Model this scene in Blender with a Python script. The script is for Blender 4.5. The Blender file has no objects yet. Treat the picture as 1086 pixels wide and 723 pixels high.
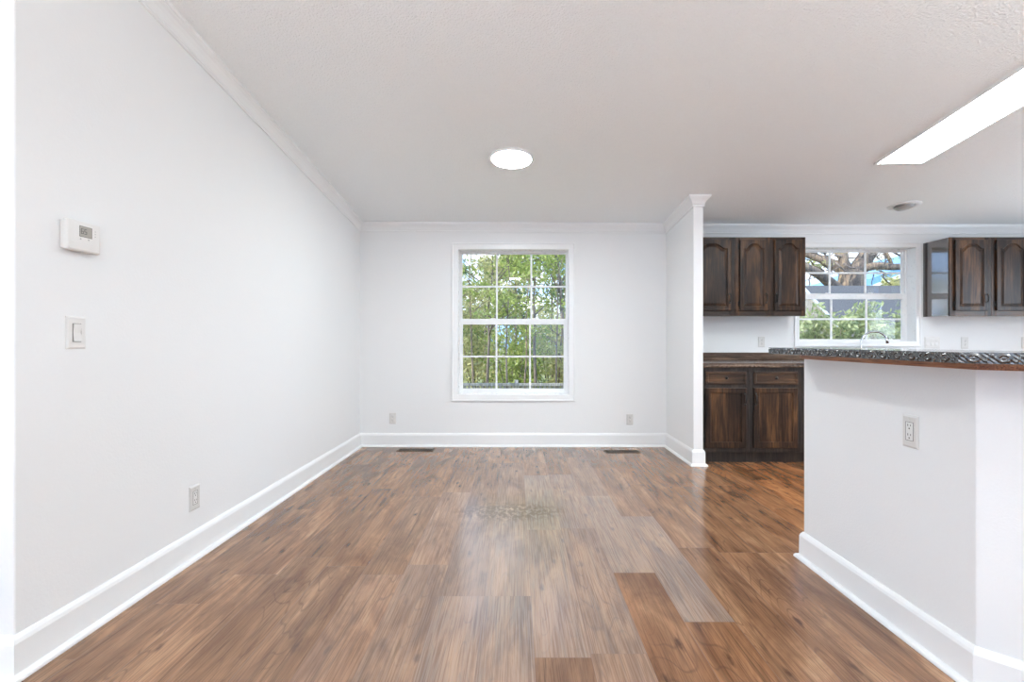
import bpy, bmesh, math, random
from mathutils import Vector, Matrix
R = math.radians
scene = bpy.context.scene
col = scene.collection

# ------------------------------------------------------------------ camera, world, sun, exposure
CAMZ = 1.14
F = 530.0
cd = bpy.data.cameras.new('camera')
cam = bpy.data.objects.new('camera', cd)
col.objects.link(cam)
cam.location = (0, 0, CAMZ)
cam.rotation_euler = (R(90), 0, 0)
cd.sensor_width = 36
cd.lens = 36 * F / 1086
cd.shift_x = -5.0 / 1086
cd.clip_start = 0.05
cd.clip_end = 400
scene.camera = cam

scene.view_settings.view_transform = 'Standard'
scene.view_settings.look = 'None'
scene.view_settings.exposure = 1.22
scene.view_settings.gamma = 1.0
scene.view_settings.use_curve_mapping = False
scene.cycles.max_bounces = 12
scene.cycles.diffuse_bounces = 7
scene.cycles.glossy_bounces = 4
scene.cycles.transparent_max_bounces = 16
scene.cycles.use_denoising = True
scene.cycles.sample_clamp_indirect = 6

W_STRENGTH = 1.4
SUN = 2.6
LED = 56.0
TUBE = 12.0
REAR = 7.0
SIDE = 13.0
KITCHEN_SIDE = 24.0
UPLIGHT = 74.0

world = bpy.data.worlds.new('sky')
scene.world = world
world.use_nodes = True
nt = world.node_tree
nt.nodes.clear()
wo = nt.nodes.new('ShaderNodeOutputWorld')
bg = nt.nodes.new('ShaderNodeBackground')
tc = nt.nodes.new('ShaderNodeTexCoord')
mp = nt.nodes.new('ShaderNodeMapping')
mp.inputs['Location'].default_value = (2.3, 1.1, 0.5)
mp.inputs['Scale'].default_value = (1, 1, 2.2)
nz = nt.nodes.new('ShaderNodeTexNoise')
nz.inputs['Scale'].default_value = 4.2
nz.inputs['Detail'].default_value = 7
nz.inputs['Roughness'].default_value = 0.6
cr = nt.nodes.new('ShaderNodeValToRGB')
cr.color_ramp.elements[0].position = 0.49
cr.color_ramp.elements[0].color = (0.26, 0.47, 0.88, 1)
cr.color_ramp.elements[1].position = 0.64
cr.color_ramp.elements[1].color = (1.05, 1.08, 1.12, 1)
nt.links.new(tc.outputs['Generated'], mp.inputs['Vector'])
nt.links.new(mp.outputs['Vector'], nz.inputs['Vector'])
nt.links.new(nz.outputs['Fac'], cr.inputs['Fac'])
nt.links.new(cr.outputs['Color'], bg.inputs['Color'])
bg.inputs['Strength'].default_value = W_STRENGTH
nt.links.new(bg.outputs['Background'], wo.inputs['Surface'])

sd = bpy.data.lights.new('sun', 'SUN')
sd.energy = SUN
sd.angle = R(0.8)
sd.color = (1.0, 0.95, 0.86)
sun = bpy.data.objects.new('sun', sd)
col.objects.link(sun)
sun.rotation_euler = Vector((-0.72, -0.34, 0.60)).to_track_quat('Z', 'Y').to_euler()


def area(name, loc, rot, sx, sy, energy, color=(1, 1, 1)):
    d = bpy.data.lights.new(name, 'AREA')
    d.shape = 'RECTANGLE'
    d.size = sx
    d.size_y = sy
    d.energy = energy
    d.color = color
    o = bpy.data.objects.new(name, d)
    col.objects.link(o)
    o.location = loc
    o.rotation_euler = rot
    return o


# fill daylight added at unseen rear and side openings to brighten the rooms
FILL_TINT = (0.88, 0.965, 1.0)
area('rear_fill_light', (-2.9, -3.72, 1.35), (R(118), 0, 0), 2.3, 1.6, REAR, FILL_TINT)
area('rear_fill_light', (1.6, -3.72, 1.35), (R(118), 0, 0), 2.3, 1.6, REAR, FILL_TINT)
area('side_fill_light', (6.30, 3.2, 1.5), (R(118), 0, R(90)), 1.9, 1.1, KITCHEN_SIDE, FILL_TINT)
area('side_fill_light', (-5.12, -1.0, 1.35), (R(118), 0, R(-90)), 2.3, 1.6, SIDE, FILL_TINT)

# ------------------------------------------------------------------ helpers


class MB:
    """collects shapes, then links them as one mesh object"""

    def __init__(self):
        self.bm = bmesh.new()

    def box(self, x0, x1, y0, y1, z0, z1, bev=0.0, mi=0, seg=1):
        b = bmesh.new()
        vs = [b.verts.new(p) for p in ((x0, y0, z0), (x1, y0, z0), (x1, y1, z0), (x0, y1, z0),
                                       (x0, y0, z1), (x1, y0, z1), (x1, y1, z1), (x0, y1, z1))]
        for f in ((0, 3, 2, 1), (4, 5, 6, 7), (0, 1, 5, 4), (1, 2, 6, 5), (2, 3, 7, 6), (3, 0, 4, 7)):
            fc = b.faces.new([vs[i] for i in f])
            fc.material_index = mi
        if bev:
            bmesh.ops.bevel(b, geom=list(b.edges), offset=bev, segments=seg, affect='EDGES', profile=0.5)
        for fc in b.faces:
            fc.material_index = mi
        self._join(b)
        return self

    def _join(self, b, M=None):
        if M is not None:
            bmesh.ops.transform(b, matrix=M, verts=b.verts)
        me = bpy.data.meshes.new('tmp')
        b.to_mesh(me)
        b.free()
        self.bm.from_mesh(me)
        bpy.data.meshes.remove(me)

    def prism(self, pts, z0, z1, bev=0.0, mi=0):
        b = bmesh.new()
        lo = [b.verts.new((p[0], p[1], z0)) for p in pts]
        hi = [b.verts.new((p[0], p[1], z1)) for p in pts]
        n = len(pts)
        b.faces.new(lo[::-1])
        b.faces.new(hi)
        for i in range(n):
            j = (i + 1) % n
            b.faces.new((lo[i], lo[j], hi[j], hi[i]))
        if bev:
            bmesh.ops.bevel(b, geom=list(b.edges), offset=bev, segments=2, affect='EDGES', profile=0.5)
        for fc in b.faces:
            fc.material_index = mi
        bmesh.ops.recalc_face_normals(b, faces=b.faces)
        self._join(b)
        return self

    def tube(self, pts, rad, n=10, cap=True, mi=0):
        b = bmesh.new()
        pts = [Vector(p) for p in pts]
        rs = rad if isinstance(rad, (list, tuple)) else [rad] * len(pts)
        rings = []
        up = None
        for i, p in enumerate(pts):
            if i == 0:
                d = pts[1] - p
            elif i == len(pts) - 1:
                d = p - pts[i - 1]
            else:
                d = (pts[i + 1] - p).normalized() + (p - pts[i - 1]).normalized()
            d.normalize()
            if up is None:
                up = d.orthogonal().normalized()
            else:
                up = (up - d * up.dot(d)).normalized()
            s = d.cross(up)
            rings.append([b.verts.new(p + (up * math.cos(2 * math.pi * k / n) + s * math.sin(2 * math.pi * k / n)) * rs[i])
                          for k in range(n)])
        for a, c in zip(rings, rings[1:]):
            for k in range(n):
                b.faces.new((a[k], a[(k + 1) % n], c[(k + 1) % n], c[k]))
        if cap:
            b.faces.new(rings[0][::-1])
            b.faces.new(rings[-1])
        for fc in b.faces:
            fc.smooth = True
            fc.material_index = mi
        bmesh.ops.recalc_face_normals(b, faces=b.faces)
        self._join(b)
        return self

    def lathe(self, prof, M, n=40, mi=0, smooth=True):
        """prof: (radius, height) pairs turned about Z, then moved by M"""
        b = bmesh.new()
        rings = []
        for r, h in prof:
            if r < 1e-6:
                rings.append([b.verts.new((0, 0, h))])
            else:
                rings.append([b.verts.new((r * math.cos(2 * math.pi * k / n), r * math.sin(2 * math.pi * k / n), h)) for k in range(n)])
        for a, c in zip(rings, rings[1:]):
            for k in range(n):
                q = []
                for rr, kk in ((a, k), (a, k + 1), (c, k + 1), (c, k)):
                    v = rr[kk % n] if len(rr) > 1 else rr[0]
                    if v not in q:
                        q.append(v)
                if len(q) > 2:
                    b.faces.new(q)
        for fc in b.faces:
            fc.smooth = smooth
            fc.material_index = mi
        bmesh.ops.recalc_face_normals(b, faces=b.faces)
        self._join(b, M)
        return self

    def sweep(self, prof, path, i0=0, i1=None, mi=0):
        """profile (outward, up) carried along a path with mitred corners; outward is to the right of travel"""
        b = bmesh.new()
        n = len(path)
        if i1 is None:
            i1 = n - 1
        secs = []
        for i in range(i0, i1 + 1):
            p = Vector(path[i])
            ds = []
            if i > 0:
                d = p - Vector(path[i - 1]); d.z = 0; ds.append(d.normalized())
            if i < n - 1:
                d = Vector(path[i + 1]) - p; d.z = 0; ds.append(d.normalized())
            ns = [Vector((d.y, -d.x, 0)) for d in ds]
            m = sum(ns, Vector()).normalized()
            m = m / m.dot(ns[0])
            secs.append([b.verts.new(p + m * u + Vector((0, 0, v))) for u, v in prof])
        k = len(prof)
        for a, c in zip(secs, secs[1:]):
            for q in range(k):
                r = (q + 1) % k
                b.faces.new((a[q], a[r], c[r], c[q]))
        b.faces.new(secs[0])
        b.faces.new(secs[-1][::-1])
        for fc in b.faces:
            fc.material_index = mi
        bmesh.ops.recalc_face_normals(b, faces=b.faces)
        self._join(b)
        return self

    def build(self, name, mat, parent=None, M=None, smooth=None):
        if M is not None:
            bmesh.ops.transform(self.bm, matrix=M, verts=self.bm.verts)
        me = bpy.data.meshes.new(name)
        self.bm.to_mesh(me)
        self.bm.free()
        for m in (mat if isinstance(mat, (list, tuple)) else [mat]):
            me.materials.append(m)
        o = bpy.data.objects.new(name, me)
        col.objects.link(o)
        if parent is not None:
            o.parent = parent
        return o


def tag(o, label=None, cat=None, group=None, kind=None):
    if label: o['label'] = label
    if cat: o['category'] = cat
    if group: o['group'] = group
    if kind: o['kind'] = kind
    return o


def struct(o):
    o['kind'] = 'structure'
    return o


def empty(name, loc=(0, 0, 0), rz=0.0):
    o = bpy.data.objects.new(name, None)
    o.empty_display_size = 0.1
    o.location = loc
    o.rotation_euler = (0, 0, rz)
    col.objects.link(o)
    return o


def copy_tree(o, parent=None):
    c = o.copy()
    col.objects.link(c)
    c.parent = parent
    for ch in [q for q in bpy.data.objects if q.parent == o]:
        copy_tree(ch, c)
    return c


# ------------------------------------------------------------------ materials

def node_mat(name):
    m = bpy.data.materials.new(name)
    m.use_nodes = True
    t = m.node_tree
    b = t.nodes['Principled BSDF']
    return m, t, b


def simple(name, c, rough=0.5, metal=0.0, spec=0.5, bump=None, coat=0.0):
    m, t, b = node_mat(name)
    b.inputs['Base Color'].default_value = (c[0], c[1], c[2], 1)
    b.inputs['Roughness'].default_value = rough
    b.inputs['Metallic'].default_value = metal
    b.inputs['Specular IOR Level'].default_value = spec
    b.inputs['Coat Weight'].default_value = coat
    co = t.nodes.new('ShaderNodeTexCoord')
    n = t.nodes.new('ShaderNodeTexNoise')
    t.links.new(co.outputs['Object'], n.inputs['Vector'])
    if bump:
        sc, st, dist = bump
        n.inputs['Scale'].default_value = sc
        n.inputs['Detail'].default_value = 3
        bp = t.nodes.new('ShaderNodeBump')
        bp.inputs['Strength'].default_value = st
        bp.inputs['Distance'].default_value = dist
        t.links.new(n.outputs['Fac'], bp.inputs['Height'])
        t.links.new(bp.outputs['Normal'], b.inputs['Normal'])
    else:
        n.inputs['Scale'].default_value = 30
        mr = t.nodes.new('ShaderNodeMapRange')
        mr.inputs['To Min'].default_value = rough * 0.92
        mr.inputs['To Max'].default_value = min(1, rough * 1.08)
        t.links.new(n.outputs['Fac'], mr.inputs['Value'])
        t.links.new(mr.outputs['Result'], b.inputs['Roughness'])
    return m


M_wall = simple('wall_paint', (0.815, 0.825, 0.83), 0.55, spec=0.35, bump=(90, 0.18, 0.004))
M_halfwall = simple('textured_wall_paint', (0.815, 0.825, 0.83), 0.5, spec=0.4, bump=(130, 0.3, 0.003))
M_ceil = simple('sprayed_ceiling_paint', (0.91, 0.94, 0.95), 0.85, spec=0.2, bump=(95, 1.0, 0.008))
M_trim = simple('white_semi_gloss_paint', (0.84, 0.85, 0.855), 0.3, spec=0.5)
M_vinyl = simple('white_vinyl', (0.86, 0.87, 0.875), 0.28)
M_plastic = simple('white_plastic', (0.75, 0.745, 0.73), 0.35)
M_plastic_grey = simple('off_white_plastic', (0.66, 0.65, 0.63), 0.4)
M_slot = simple('dark_slot', (0.05, 0.048, 0.045), 0.6)
M_black = simple('black_iron', (0.012, 0.012, 0.012), 0.35, metal=0.3)
M_chrome = simple('chrome', (0.82, 0.83, 0.84), 0.12, metal=1.0)
M_bronze = simple('dark_bronze', (0.09, 0.06, 0.035), 0.38, metal=0.7)
M_duct = simple('duct_dark', (0.02, 0.017, 0.013), 0.8)
M_lcd = simple('lcd_green_grey', (0.40, 0.38, 0.34), 0.25)
M_digit = simple('lcd_digit', (0.10, 0.10, 0.09), 0.5)
M_grey = simple('satin_grey_metal', (0.42, 0.42, 0.42), 0.4, metal=0.3)


def glass_mat():
    m = bpy.data.materials.new('window_glass')
    m.use_nodes = True
    t = m.node_tree
    t.nodes.clear()
    o = t.nodes.new('ShaderNodeOutputMaterial')
    mx = t.nodes.new('ShaderNodeMixShader')
    tr = t.nodes.new('ShaderNodeBsdfTransparent')
    tr.inputs['Color'].default_value = (0.97, 0.98, 0.975, 1)
    gl = t.nodes.new('ShaderNodeBsdfGlossy')
    gl.inputs['Roughness'].default_value = 0.01
    fr = t.nodes.new('ShaderNodeFresnel')
    fr.inputs['IOR'].default_value = 1.3
    t.links.new(fr.outputs['Fac'], mx.inputs['Fac'])
    t.links.new(tr.outputs[0], mx.inputs[1])
    t.links.new(gl.outputs[0], mx.inputs[2])
    t.links.new(mx.outputs[0], o.inputs['Surface'])
    return m


M_glass = glass_mat()


def emit_mat(name, c, s):
    m, t, b = node_mat(name)
    b.inputs['Base Color'].default_value = (0.8, 0.8, 0.8, 1)
    b.inputs['Emission Color'].default_value = (c[0], c[1], c[2], 1)
    b.inputs['Emission Strength'].default_value = s
    return m


M_led = emit_mat('led_diffuser', (0.90, 0.975, 1.0), LED)
M_tube = emit_mat('fluorescent_diffuser', (0.90, 0.97, 1.0), TUBE)


def ramp(t, pos_cols):
    r = t.nodes.new('ShaderNodeValToRGB')
    e = r.color_ramp.elements
    while len(e) < len(pos_cols):
        e.new(0.5)
    for k, (p, c) in enumerate(pos_cols):
        e[k].position = p
        e[k].color = (c[0], c[1], c[2], 1) if not isinstance(c, (int, float)) else (c, c, c, 1)
    return r


def mixc(t, a, b, fac, mode='MIX'):
    m = t.nodes.new('ShaderNodeMix')
    m.data_type = 'RGBA'
    m.blend_type = mode
    if isinstance(fac, (int, float)):
        m.inputs[0].default_value = fac
    else:
        t.links.new(fac, m.inputs[0])
    for s, v in ((6, a), (7, b)):
        if isinstance(v, tuple):
            m.inputs[s].default_value = (v[0], v[1], v[2], 1)
        else:
            t.links.new(v, m.inputs[s])
    return m.outputs[2]


def math_n(t, op, a, b=None, c=None):
    m = t.nodes.new('ShaderNodeMath')
    m.operation = op
    for k, v in enumerate((a, b, c)):
        if v is None:
            continue
        if isinstance(v, (int, float)):
            m.inputs[k].default_value = v
        else:
            t.links.new(v, m.inputs[k])
    return m.outputs[0]


def noise(t, vec, scale, detail=4, rough=0.55, dist=0.0):
    n = t.nodes.new('ShaderNodeTexNoise')
    n.inputs['Scale'].default_value = scale
    n.inputs['Detail'].default_value = detail
    n.inputs['Roughness'].default_value = rough
    n.inputs['Distortion'].default_value = dist
    t.links.new(vec, n.inputs['Vector'])
    return n.outputs['Fac']


def mapping(t, vec, scale=(1, 1, 1), loc=(0, 0, 0)):
    m = t.nodes.new('ShaderNodeMapping')
    m.inputs['Scale'].default_value = scale
    m.inputs['Location'].default_value = loc
    t.links.new(vec, m.inputs['Vector'])
    return m.outputs['Vector']


def floor_mat():
    m, t, b = node_mat('vinyl_plank_floor')
    co = t.nodes.new('ShaderNodeTexCoord').outputs['Object']
    at = t.nodes.new('ShaderNodeAttribute'); at.attribute_name = 'plank_seed'
    tone = t.nodes.new('ShaderNodeAttribute'); tone.attribute_name = 'plank_tone'
    glare = t.nodes.new('ShaderNodeAttribute'); glare.attribute_name = 'plank_glare'
    cmb = t.nodes.new('ShaderNodeCombineXYZ')
    t.links.new(math_n(t, 'MULTIPLY', at.outputs['Fac'], 13.7), cmb.inputs[0])
    t.links.new(math_n(t, 'MULTIPLY', at.outputs['Fac'], 71.3), cmb.inputs[1])
    va = t.nodes.new('ShaderNodeVectorMath'); va.operation = 'ADD'
    t.links.new(co, va.inputs[0]); t.links.new(cmb.outputs[0], va.inputs[1])
    v = va.outputs[0]
    broad = noise(t, mapping(t, v, (4.0, 1.0, 1)), 1.8, 4, 0.6, 0.8)
    streak = noise(t, mapping(t, v, (30, 1.5, 1)), 1.0, 5, 0.6, 1.2)
    fine = noise(t, mapping(t, v, (200, 3.6, 1)), 1.0, 3, 0.55, 0.5)
    base = ramp(t, [(0.30, (0.14, 0.062, 0.030)), (0.46, (0.235, 0.118, 0.060)), (0.58, (0.31, 0.164, 0.086)), (0.74, (0.42, 0.24, 0.132))])
    t.links.new(broad, base.inputs['Fac'])
    st = ramp(t, [(0.30, 0.50), (0.46, 0.94), (0.60, 1.05), (0.8, 1.14)])
    t.links.new(streak, st.inputs['Fac'])
    c = mixc(t, base.outputs['Color'], st.outputs['Color'], 0.9, 'MULTIPLY')
    fn = ramp(t, [(0.38, 0.62), (0.50, 1.0), (0.65, 1.1)])
    t.links.new(fine, fn.inputs['Fac'])
    c = mixc(t, c, fn.outputs['Color'], 0.75, 'MULTIPLY')
    # knots and checks
    kv = mapping(t, v, (8.5, 2.6, 1))
    vo = t.nodes.new('ShaderNodeTexVoronoi'); vo.inputs['Scale'].default_value = 1.0; vo.voronoi_dimensions = '2D'
    wig = noise(t, mapping(t, v, (60, 22, 1)), 1, 3)
    t.links.new(kv, vo.inputs['Vector'])
    kd = math_n(t, 'ADD', vo.outputs['Distance'], math_n(t, 'MULTIPLY', math_n(t, 'SUBTRACT', wig, 0.5), 0.22))
    km = ramp(t, [(0.03, 1.0), (0.13, 0.0)])
    t.links.new(kd, km.inputs['Fac'])
    sel = ramp(t, [(0.50, 0.0), (0.56, 1.0)])
    t.links.new(noise(t, mapping(t, v, (6, 1.6, 1), (3, 8, 0)), 1.0, 1), sel.inputs['Fac'])
    kmask = math_n(t, 'MULTIPLY', km.outputs['Color'], sel.outputs['Color'])
    c = mixc(t, c, (0.075, 0.036, 0.02), math_n(t, 'MULTIPLY', kmask, 0.9))
    # long dark checks along the grain
    ck = ramp(t, [(0.60, 0.0), (0.66, 1.0)])
    t.links.new(noise(t, mapping(t, v, (55, 1.7, 1), (1, 2, 0)), 1.0, 4, 0.55, 0.25), ck.inputs['Fac'])
    c = mixc(t, c, (0.08, 0.04, 0.025), math_n(t, 'MULTIPLY', ck.outputs['Color'], 0.38))
    # cathedral figure: thin contour lines of a stretched noise
    n2 = noise(t, mapping(t, v, (4.2, 0.42, 1), (5, 1, 0)), 1.0, 2, 0.4, 0.25)
    sn = math_n(t, 'ABSOLUTE', math_n(t, 'SINE', math_n(t, 'MULTIPLY', n2, 105.0)))
    cl = ramp(t, [(0.05, 1.0), (0.28, 0.0)])
    t.links.new(sn, cl.inputs['Fac'])
    cm = ramp(t, [(0.42, 0.15), (0.58, 1.0)])
    t.links.new(noise(t, mapping(t, v, (3, 0.7, 1), (9, 4, 0)), 1.0, 2), cm.inputs['Fac'])
    c = mixc(t, c, (0.10, 0.05, 0.03), math_n(t, 'MULTIPLY', math_n(t, 'MULTIPLY', cl.outputs['Color'], cm.outputs['Color']), 0.5))
    # tone of each plank
    tn = t.nodes.new('ShaderNodeMapRange')
    tn.inputs['To Min'].default_value = 0.84; tn.inputs['To Max'].default_value = 1.12
    t.links.new(tone.outputs['Fac'], tn.inputs['Value'])
    cc = t.nodes.new('ShaderNodeCombineColor')
    for k in range(3):
        t.links.new(tn.outputs['Result'], cc.inputs[k])
    c = mixc(t, c, cc.outputs[0], 1.0, 'MULTIPLY')
    warm = t.nodes.new('ShaderNodeAttribute'); warm.attribute_name = 'plank_warm'
    c = mixc(t, c, mixc(t, c, (1.18, 1.0, 0.80), 1.0, 'MULTIPLY'), warm.outputs['Fac'])
    # pale window glare painted into the plank colour, broken up by the fine grain
    glare_ramp = ramp(t, [(0.38, 0.0), (0.62, 1.0)])
    t.links.new(fine, glare_ramp.inputs['Fac'])
    wf = math_n(t, 'MULTIPLY', math_n(t, 'ADD', math_n(t, 'MULTIPLY', glare_ramp.outputs['Color'], 0.35), 0.3), glare.outputs['Fac'])
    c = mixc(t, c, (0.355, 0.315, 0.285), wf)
    # dried smudge below the window: speckled patch
    sx = t.nodes.new('ShaderNodeSeparateXYZ'); t.links.new(co, sx.inputs[0])
    dx = math_n(t, 'DIVIDE', math_n(t, 'SUBTRACT', sx.outputs[0], -0.05), 0.42)
    dy = math_n(t, 'DIVIDE', math_n(t, 'SUBTRACT', sx.outputs[1], 3.34), 0.20)
    rr = math_n(t, 'ADD', math_n(t, 'POWER', math_n(t, 'ABSOLUTE', dx), 2), math_n(t, 'POWER', math_n(t, 'ABSOLUTE', dy), 2))
    sp = noise(t, mapping(t, co, (34, 22, 1)), 1.0, 4, 0.6)
    spk = ramp(t, [(0.47, 0.0), (0.52, 1.0)])
    t.links.new(sp, spk.inputs['Fac'])
    reg = ramp(t, [(0.25, 1.0), (1.0, 0.0)])
    t.links.new(rr, reg.inputs['Fac'])
    class smr: outputs = {'Color': math_n(t, 'MULTIPLY', spk.outputs['Color'], reg.outputs['Color'])}
    c = mixc(t, c, (0.11, 0.07, 0.05), math_n(t, 'MULTIPLY', smr.outputs['Color'], 0.7))
    t.links.new(c, b.inputs['Base Color'])
    # gloss
    ro = math_n(t, 'ADD', 0.10, math_n(t, 'MULTIPLY', fine, 0.16))
    t.links.new(ro, b.inputs['Roughness'])
    b.inputs['Specular IOR Level'].default_value = 0.5
    hgt = math_n(t, 'ADD', math_n(t, 'MULTIPLY', fine, 0.6), math_n(t, 'MULTIPLY', streak, 0.8))
    bp = t.nodes.new('ShaderNodeBump')
    bp.inputs['Strength'].default_value = 0.14
    bp.inputs['Distance'].default_value = 0.0016
    t.links.new(hgt, bp.inputs['Height'])
    t.links.new(bp.outputs['Normal'], b.inputs['Normal'])
    return m


M_floor = floor_mat()
M_seam = simple('plank_seam', (0.13, 0.075, 0.05), 0.6)


def wood_mat(name, dark, mid, light, axis='z', rough=0.3, seed=0, spec=0.5):
    m, t, b = node_mat(name)
    co = t.nodes.new('ShaderNodeTexCoord').outputs['Object']
    oi = t.nodes.new('ShaderNodeObjectInfo')
    cmb = t.nodes.new('ShaderNodeCombineXYZ')
    for k in range(3):
        t.links.new(math_n(t, 'MULTIPLY', oi.outputs['Random'], 9 + 4 * k), cmb.inputs[k])
    va = t.nodes.new('ShaderNodeVectorMath'); va.operation = 'ADD'
    t.links.new(co, va.inputs[0]); t.links.new(cmb.outputs[0], va.inputs[1])
    v = va.outputs[0]
    s1 = {'z': (48, 48, 2.6), 'x': (2.6, 48, 48), 'y': (48, 2.6, 48)}[axis]
    s2 = {'z': (9, 9, 2.0), 'x': (2.0, 9, 9), 'y': (9, 2.0, 9)}[axis]
    s3 = {'z': (260, 260, 9), 'x': (9, 260, 260), 'y': (260, 9, 260)}[axis]
    a = noise(t, mapping(t, v, s1, (seed, seed, seed)), 1.0, 5, 0.6, 0.6)
    d = noise(t, mapping(t, v, s2), 1.0, 3, 0.5, 0.3)
    f = noise(t, mapping(t, v, s3), 1.0, 2)
    mixv = math_n(t, 'ADD', math_n(t, 'MULTIPLY', a, 0.5), math_n(t, 'MULTIPLY', d, 0.5))
    r = ramp(t, [(0.40, dark), (0.50, mid), (0.62, light)])
    t.links.new(mixv, r.inputs['Fac'])
    fr = ramp(t, [(0.36, 0.35), (0.52, 1.0)])
    t.links.new(f, fr.inputs['Fac'])
    c = mixc(t, r.outputs['Color'], fr.outputs['Color'], 0.8, 'MULTIPLY')
    t.links.new(c, b.inputs['Base Color'])
    t.links.new(math_n(t, 'ADD', rough, math_n(t, 'MULTIPLY', f, 0.12)), b.inputs['Roughness'])
    b.inputs['Specular IOR Level'].default_value = spec
    bp = t.nodes.new('ShaderNodeBump')
    bp.inputs['Strength'].default_value = 0.3
    bp.inputs['Distance'].default_value = 0.0012
    t.links.new(f, bp.inputs['Height'])
    t.links.new(bp.outputs['Normal'], b.inputs['Normal'])
    return m


M_cab = wood_mat('dark_stained_oak', (0.012, 0.006, 0.004), (0.040, 0.020, 0.011), (0.125, 0.058, 0.025), rough=0.34, spec=0.3)
M_cabh = wood_mat('dark_stained_oak_rail', (0.022, 0.011, 0.007), (0.05, 0.026, 0.014), (0.13, 0.065, 0.032), 'x', rough=0.34, spec=0.4)
M_cabbase = wood_mat('black_stained_oak', (0.010, 0.0085, 0.0085), (0.022, 0.017, 0.015), (0.05, 0.034, 0.026), rough=0.3)
M_orange = wood_mat('stained_wood_strip', (0.30, 0.12, 0.055), (0.42, 0.18, 0.085), (0.52, 0.26, 0.14), 'y', rough=0.35)
M_lam = simple('black_gloss_laminate', (0.013, 0.012, 0.013), 0.11, spec=0.8, coat=0.5)
_b = M_lam.node_tree.nodes['Principled BSDF']
_b.inputs['IOR'].default_value = 1.6
_b.inputs['Coat IOR'].default_value = 1.5
_b.inputs['Coat Roughness'].default_value = 0.05
M_counter = wood_mat('mottled_brown_laminate', (0.04, 0.022, 0.015), (0.10, 0.06, 0.04), (0.24, 0.16, 0.11), 'x', rough=0.16, seed=3)


def leaf_mat(name, dark, mid, light, scale=1.6):
    m, t, b = node_mat(name)
    co = t.nodes.new('ShaderNodeTexCoord').outputs['Object']
    n = noise(t, mapping(t, co, (scale, scale, scale)), 2.2, 6, 0.75)
    r = ramp(t, [(0.36, dark), (0.5, mid), (0.64, light)])
    t.links.new(n, r.inputs['Fac'])
    t.links.new(r.outputs['Color'], b.inputs['Base Color'])
    b.inputs['Roughness'].default_value = 0.5
    t.nodes.remove(t.nodes['Material Output'])
    o = t.nodes.new('ShaderNodeOutputMaterial')
    tl = t.nodes.new('ShaderNodeBsdfTranslucent')
    t.links.new(r.outputs['Color'], tl.inputs['Color'])
    mx = t.nodes.new('ShaderNodeMixShader')
    mx.inputs[0].default_value = 0.4
    t.links.new(b.outputs[0], mx.inputs[1])
    t.links.new(tl.outputs[0], mx.inputs[2])
    t.links.new(mx.outputs[0], o.inputs['Surface'])
    return m


M_leaf = leaf_mat('fresh_leaf', (0.12, 0.17, 0.04), (0.30, 0.37, 0.08), (0.62, 0.64, 0.20))
M_leaf_y = leaf_mat('yellowing_leaf', (0.26, 0.25, 0.09), (0.46, 0.44, 0.18), (0.70, 0.64, 0.32))
M_leaf_d = leaf_mat('deep_leaf', (0.05, 0.11, 0.045), (0.12, 0.20, 0.07), (0.26, 0.34, 0.13))
M_leaf_h = leaf_mat('hedge_leaf', (0.16, 0.20, 0.08), (0.34, 0.38, 0.17), (0.60, 0.60, 0.33))
M_bark = wood_mat('bark', (0.10, 0.08, 0.065), (0.20, 0.16, 0.13), (0.36, 0.28, 0.22), rough=0.8)
M_bark_w = wood_mat('lichened_bark', (0.10, 0.08, 0.065), (0.22, 0.16, 0.12), (0.46, 0.33, 0.20), rough=0.8)
M_fence = wood_mat('weathered_fence', (0.22, 0.20, 0.18), (0.36, 0.33, 0.30), (0.52, 0.49, 0.45), rough=0.8)
M_shingle = simple('grey_shingle', (0.085, 0.083, 0.082), 0.85, bump=(40, 0.6, 0.02))
M_board = wood_mat('tan_boards', (0.40, 0.33, 0.25), (0.52, 0.44, 0.35), (0.62, 0.54, 0.44), rough=0.8)
M_blue = simple('blue_metal_roof', (0.16, 0.34, 0.55), 0.5)
M_tan = simple('tan_siding', (0.55, 0.40, 0.27), 0.7)
M_white = simple('white_outdoor_trim', (0.80, 0.80, 0.80), 0.5)


def grass_mat():
    m, t, b = node_mat('rough_grass')
    co = t.nodes.new('ShaderNodeTexCoord').outputs['Object']
    r = ramp(t, [(0.35, (0.12, 0.14, 0.05)), (0.52, (0.30, 0.31, 0.11)), (0.66, (0.46, 0.44, 0.18))])
    t.links.new(noise(t, mapping(t, co, (1, 1, 1)), 1.3, 8, 0.7), r.inputs['Fac'])
    t.links.new(r.outputs['Color'], b.inputs['Base Color'])
    b.inputs['Roughness'].default_value = 0.95
    return m


M_grass = grass_mat()

# ------------------------------------------------------------------ room shell
LX, BY, PX0, PX1, PY = -1.695, 5.40, 1.617, 1.703, 4.57   # left wall, back wall, partition stub
RY, RX, FX = -3.60, 6.20, -5.0                            # rear wall, kitchen side wall, living side wall
CY = 1.685                                                # where the left wall ends
RIDGE = 0.9


def lerp(a, b, t):
    return a + (b - a) * t


def ceil_z(x, y):
    x_ = max(-1.7, min(3.0, x))
    if x_ < 1.6:
        u = (x_ + 1.7) / 3.3
        a, s = lerp(2.421, 2.402, u), lerp(0.108, 0.076, u)
    else:
        u = (x_ - 1.6) / 1.4
        a, s = lerp(2.402, 2.388, u), lerp(0.076, 0.079, u)
    if y >= RIDGE:
        return a + s * (5.34 - y)
    return a + s * (5.34 - RIDGE) - s * (RIDGE - y)


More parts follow.
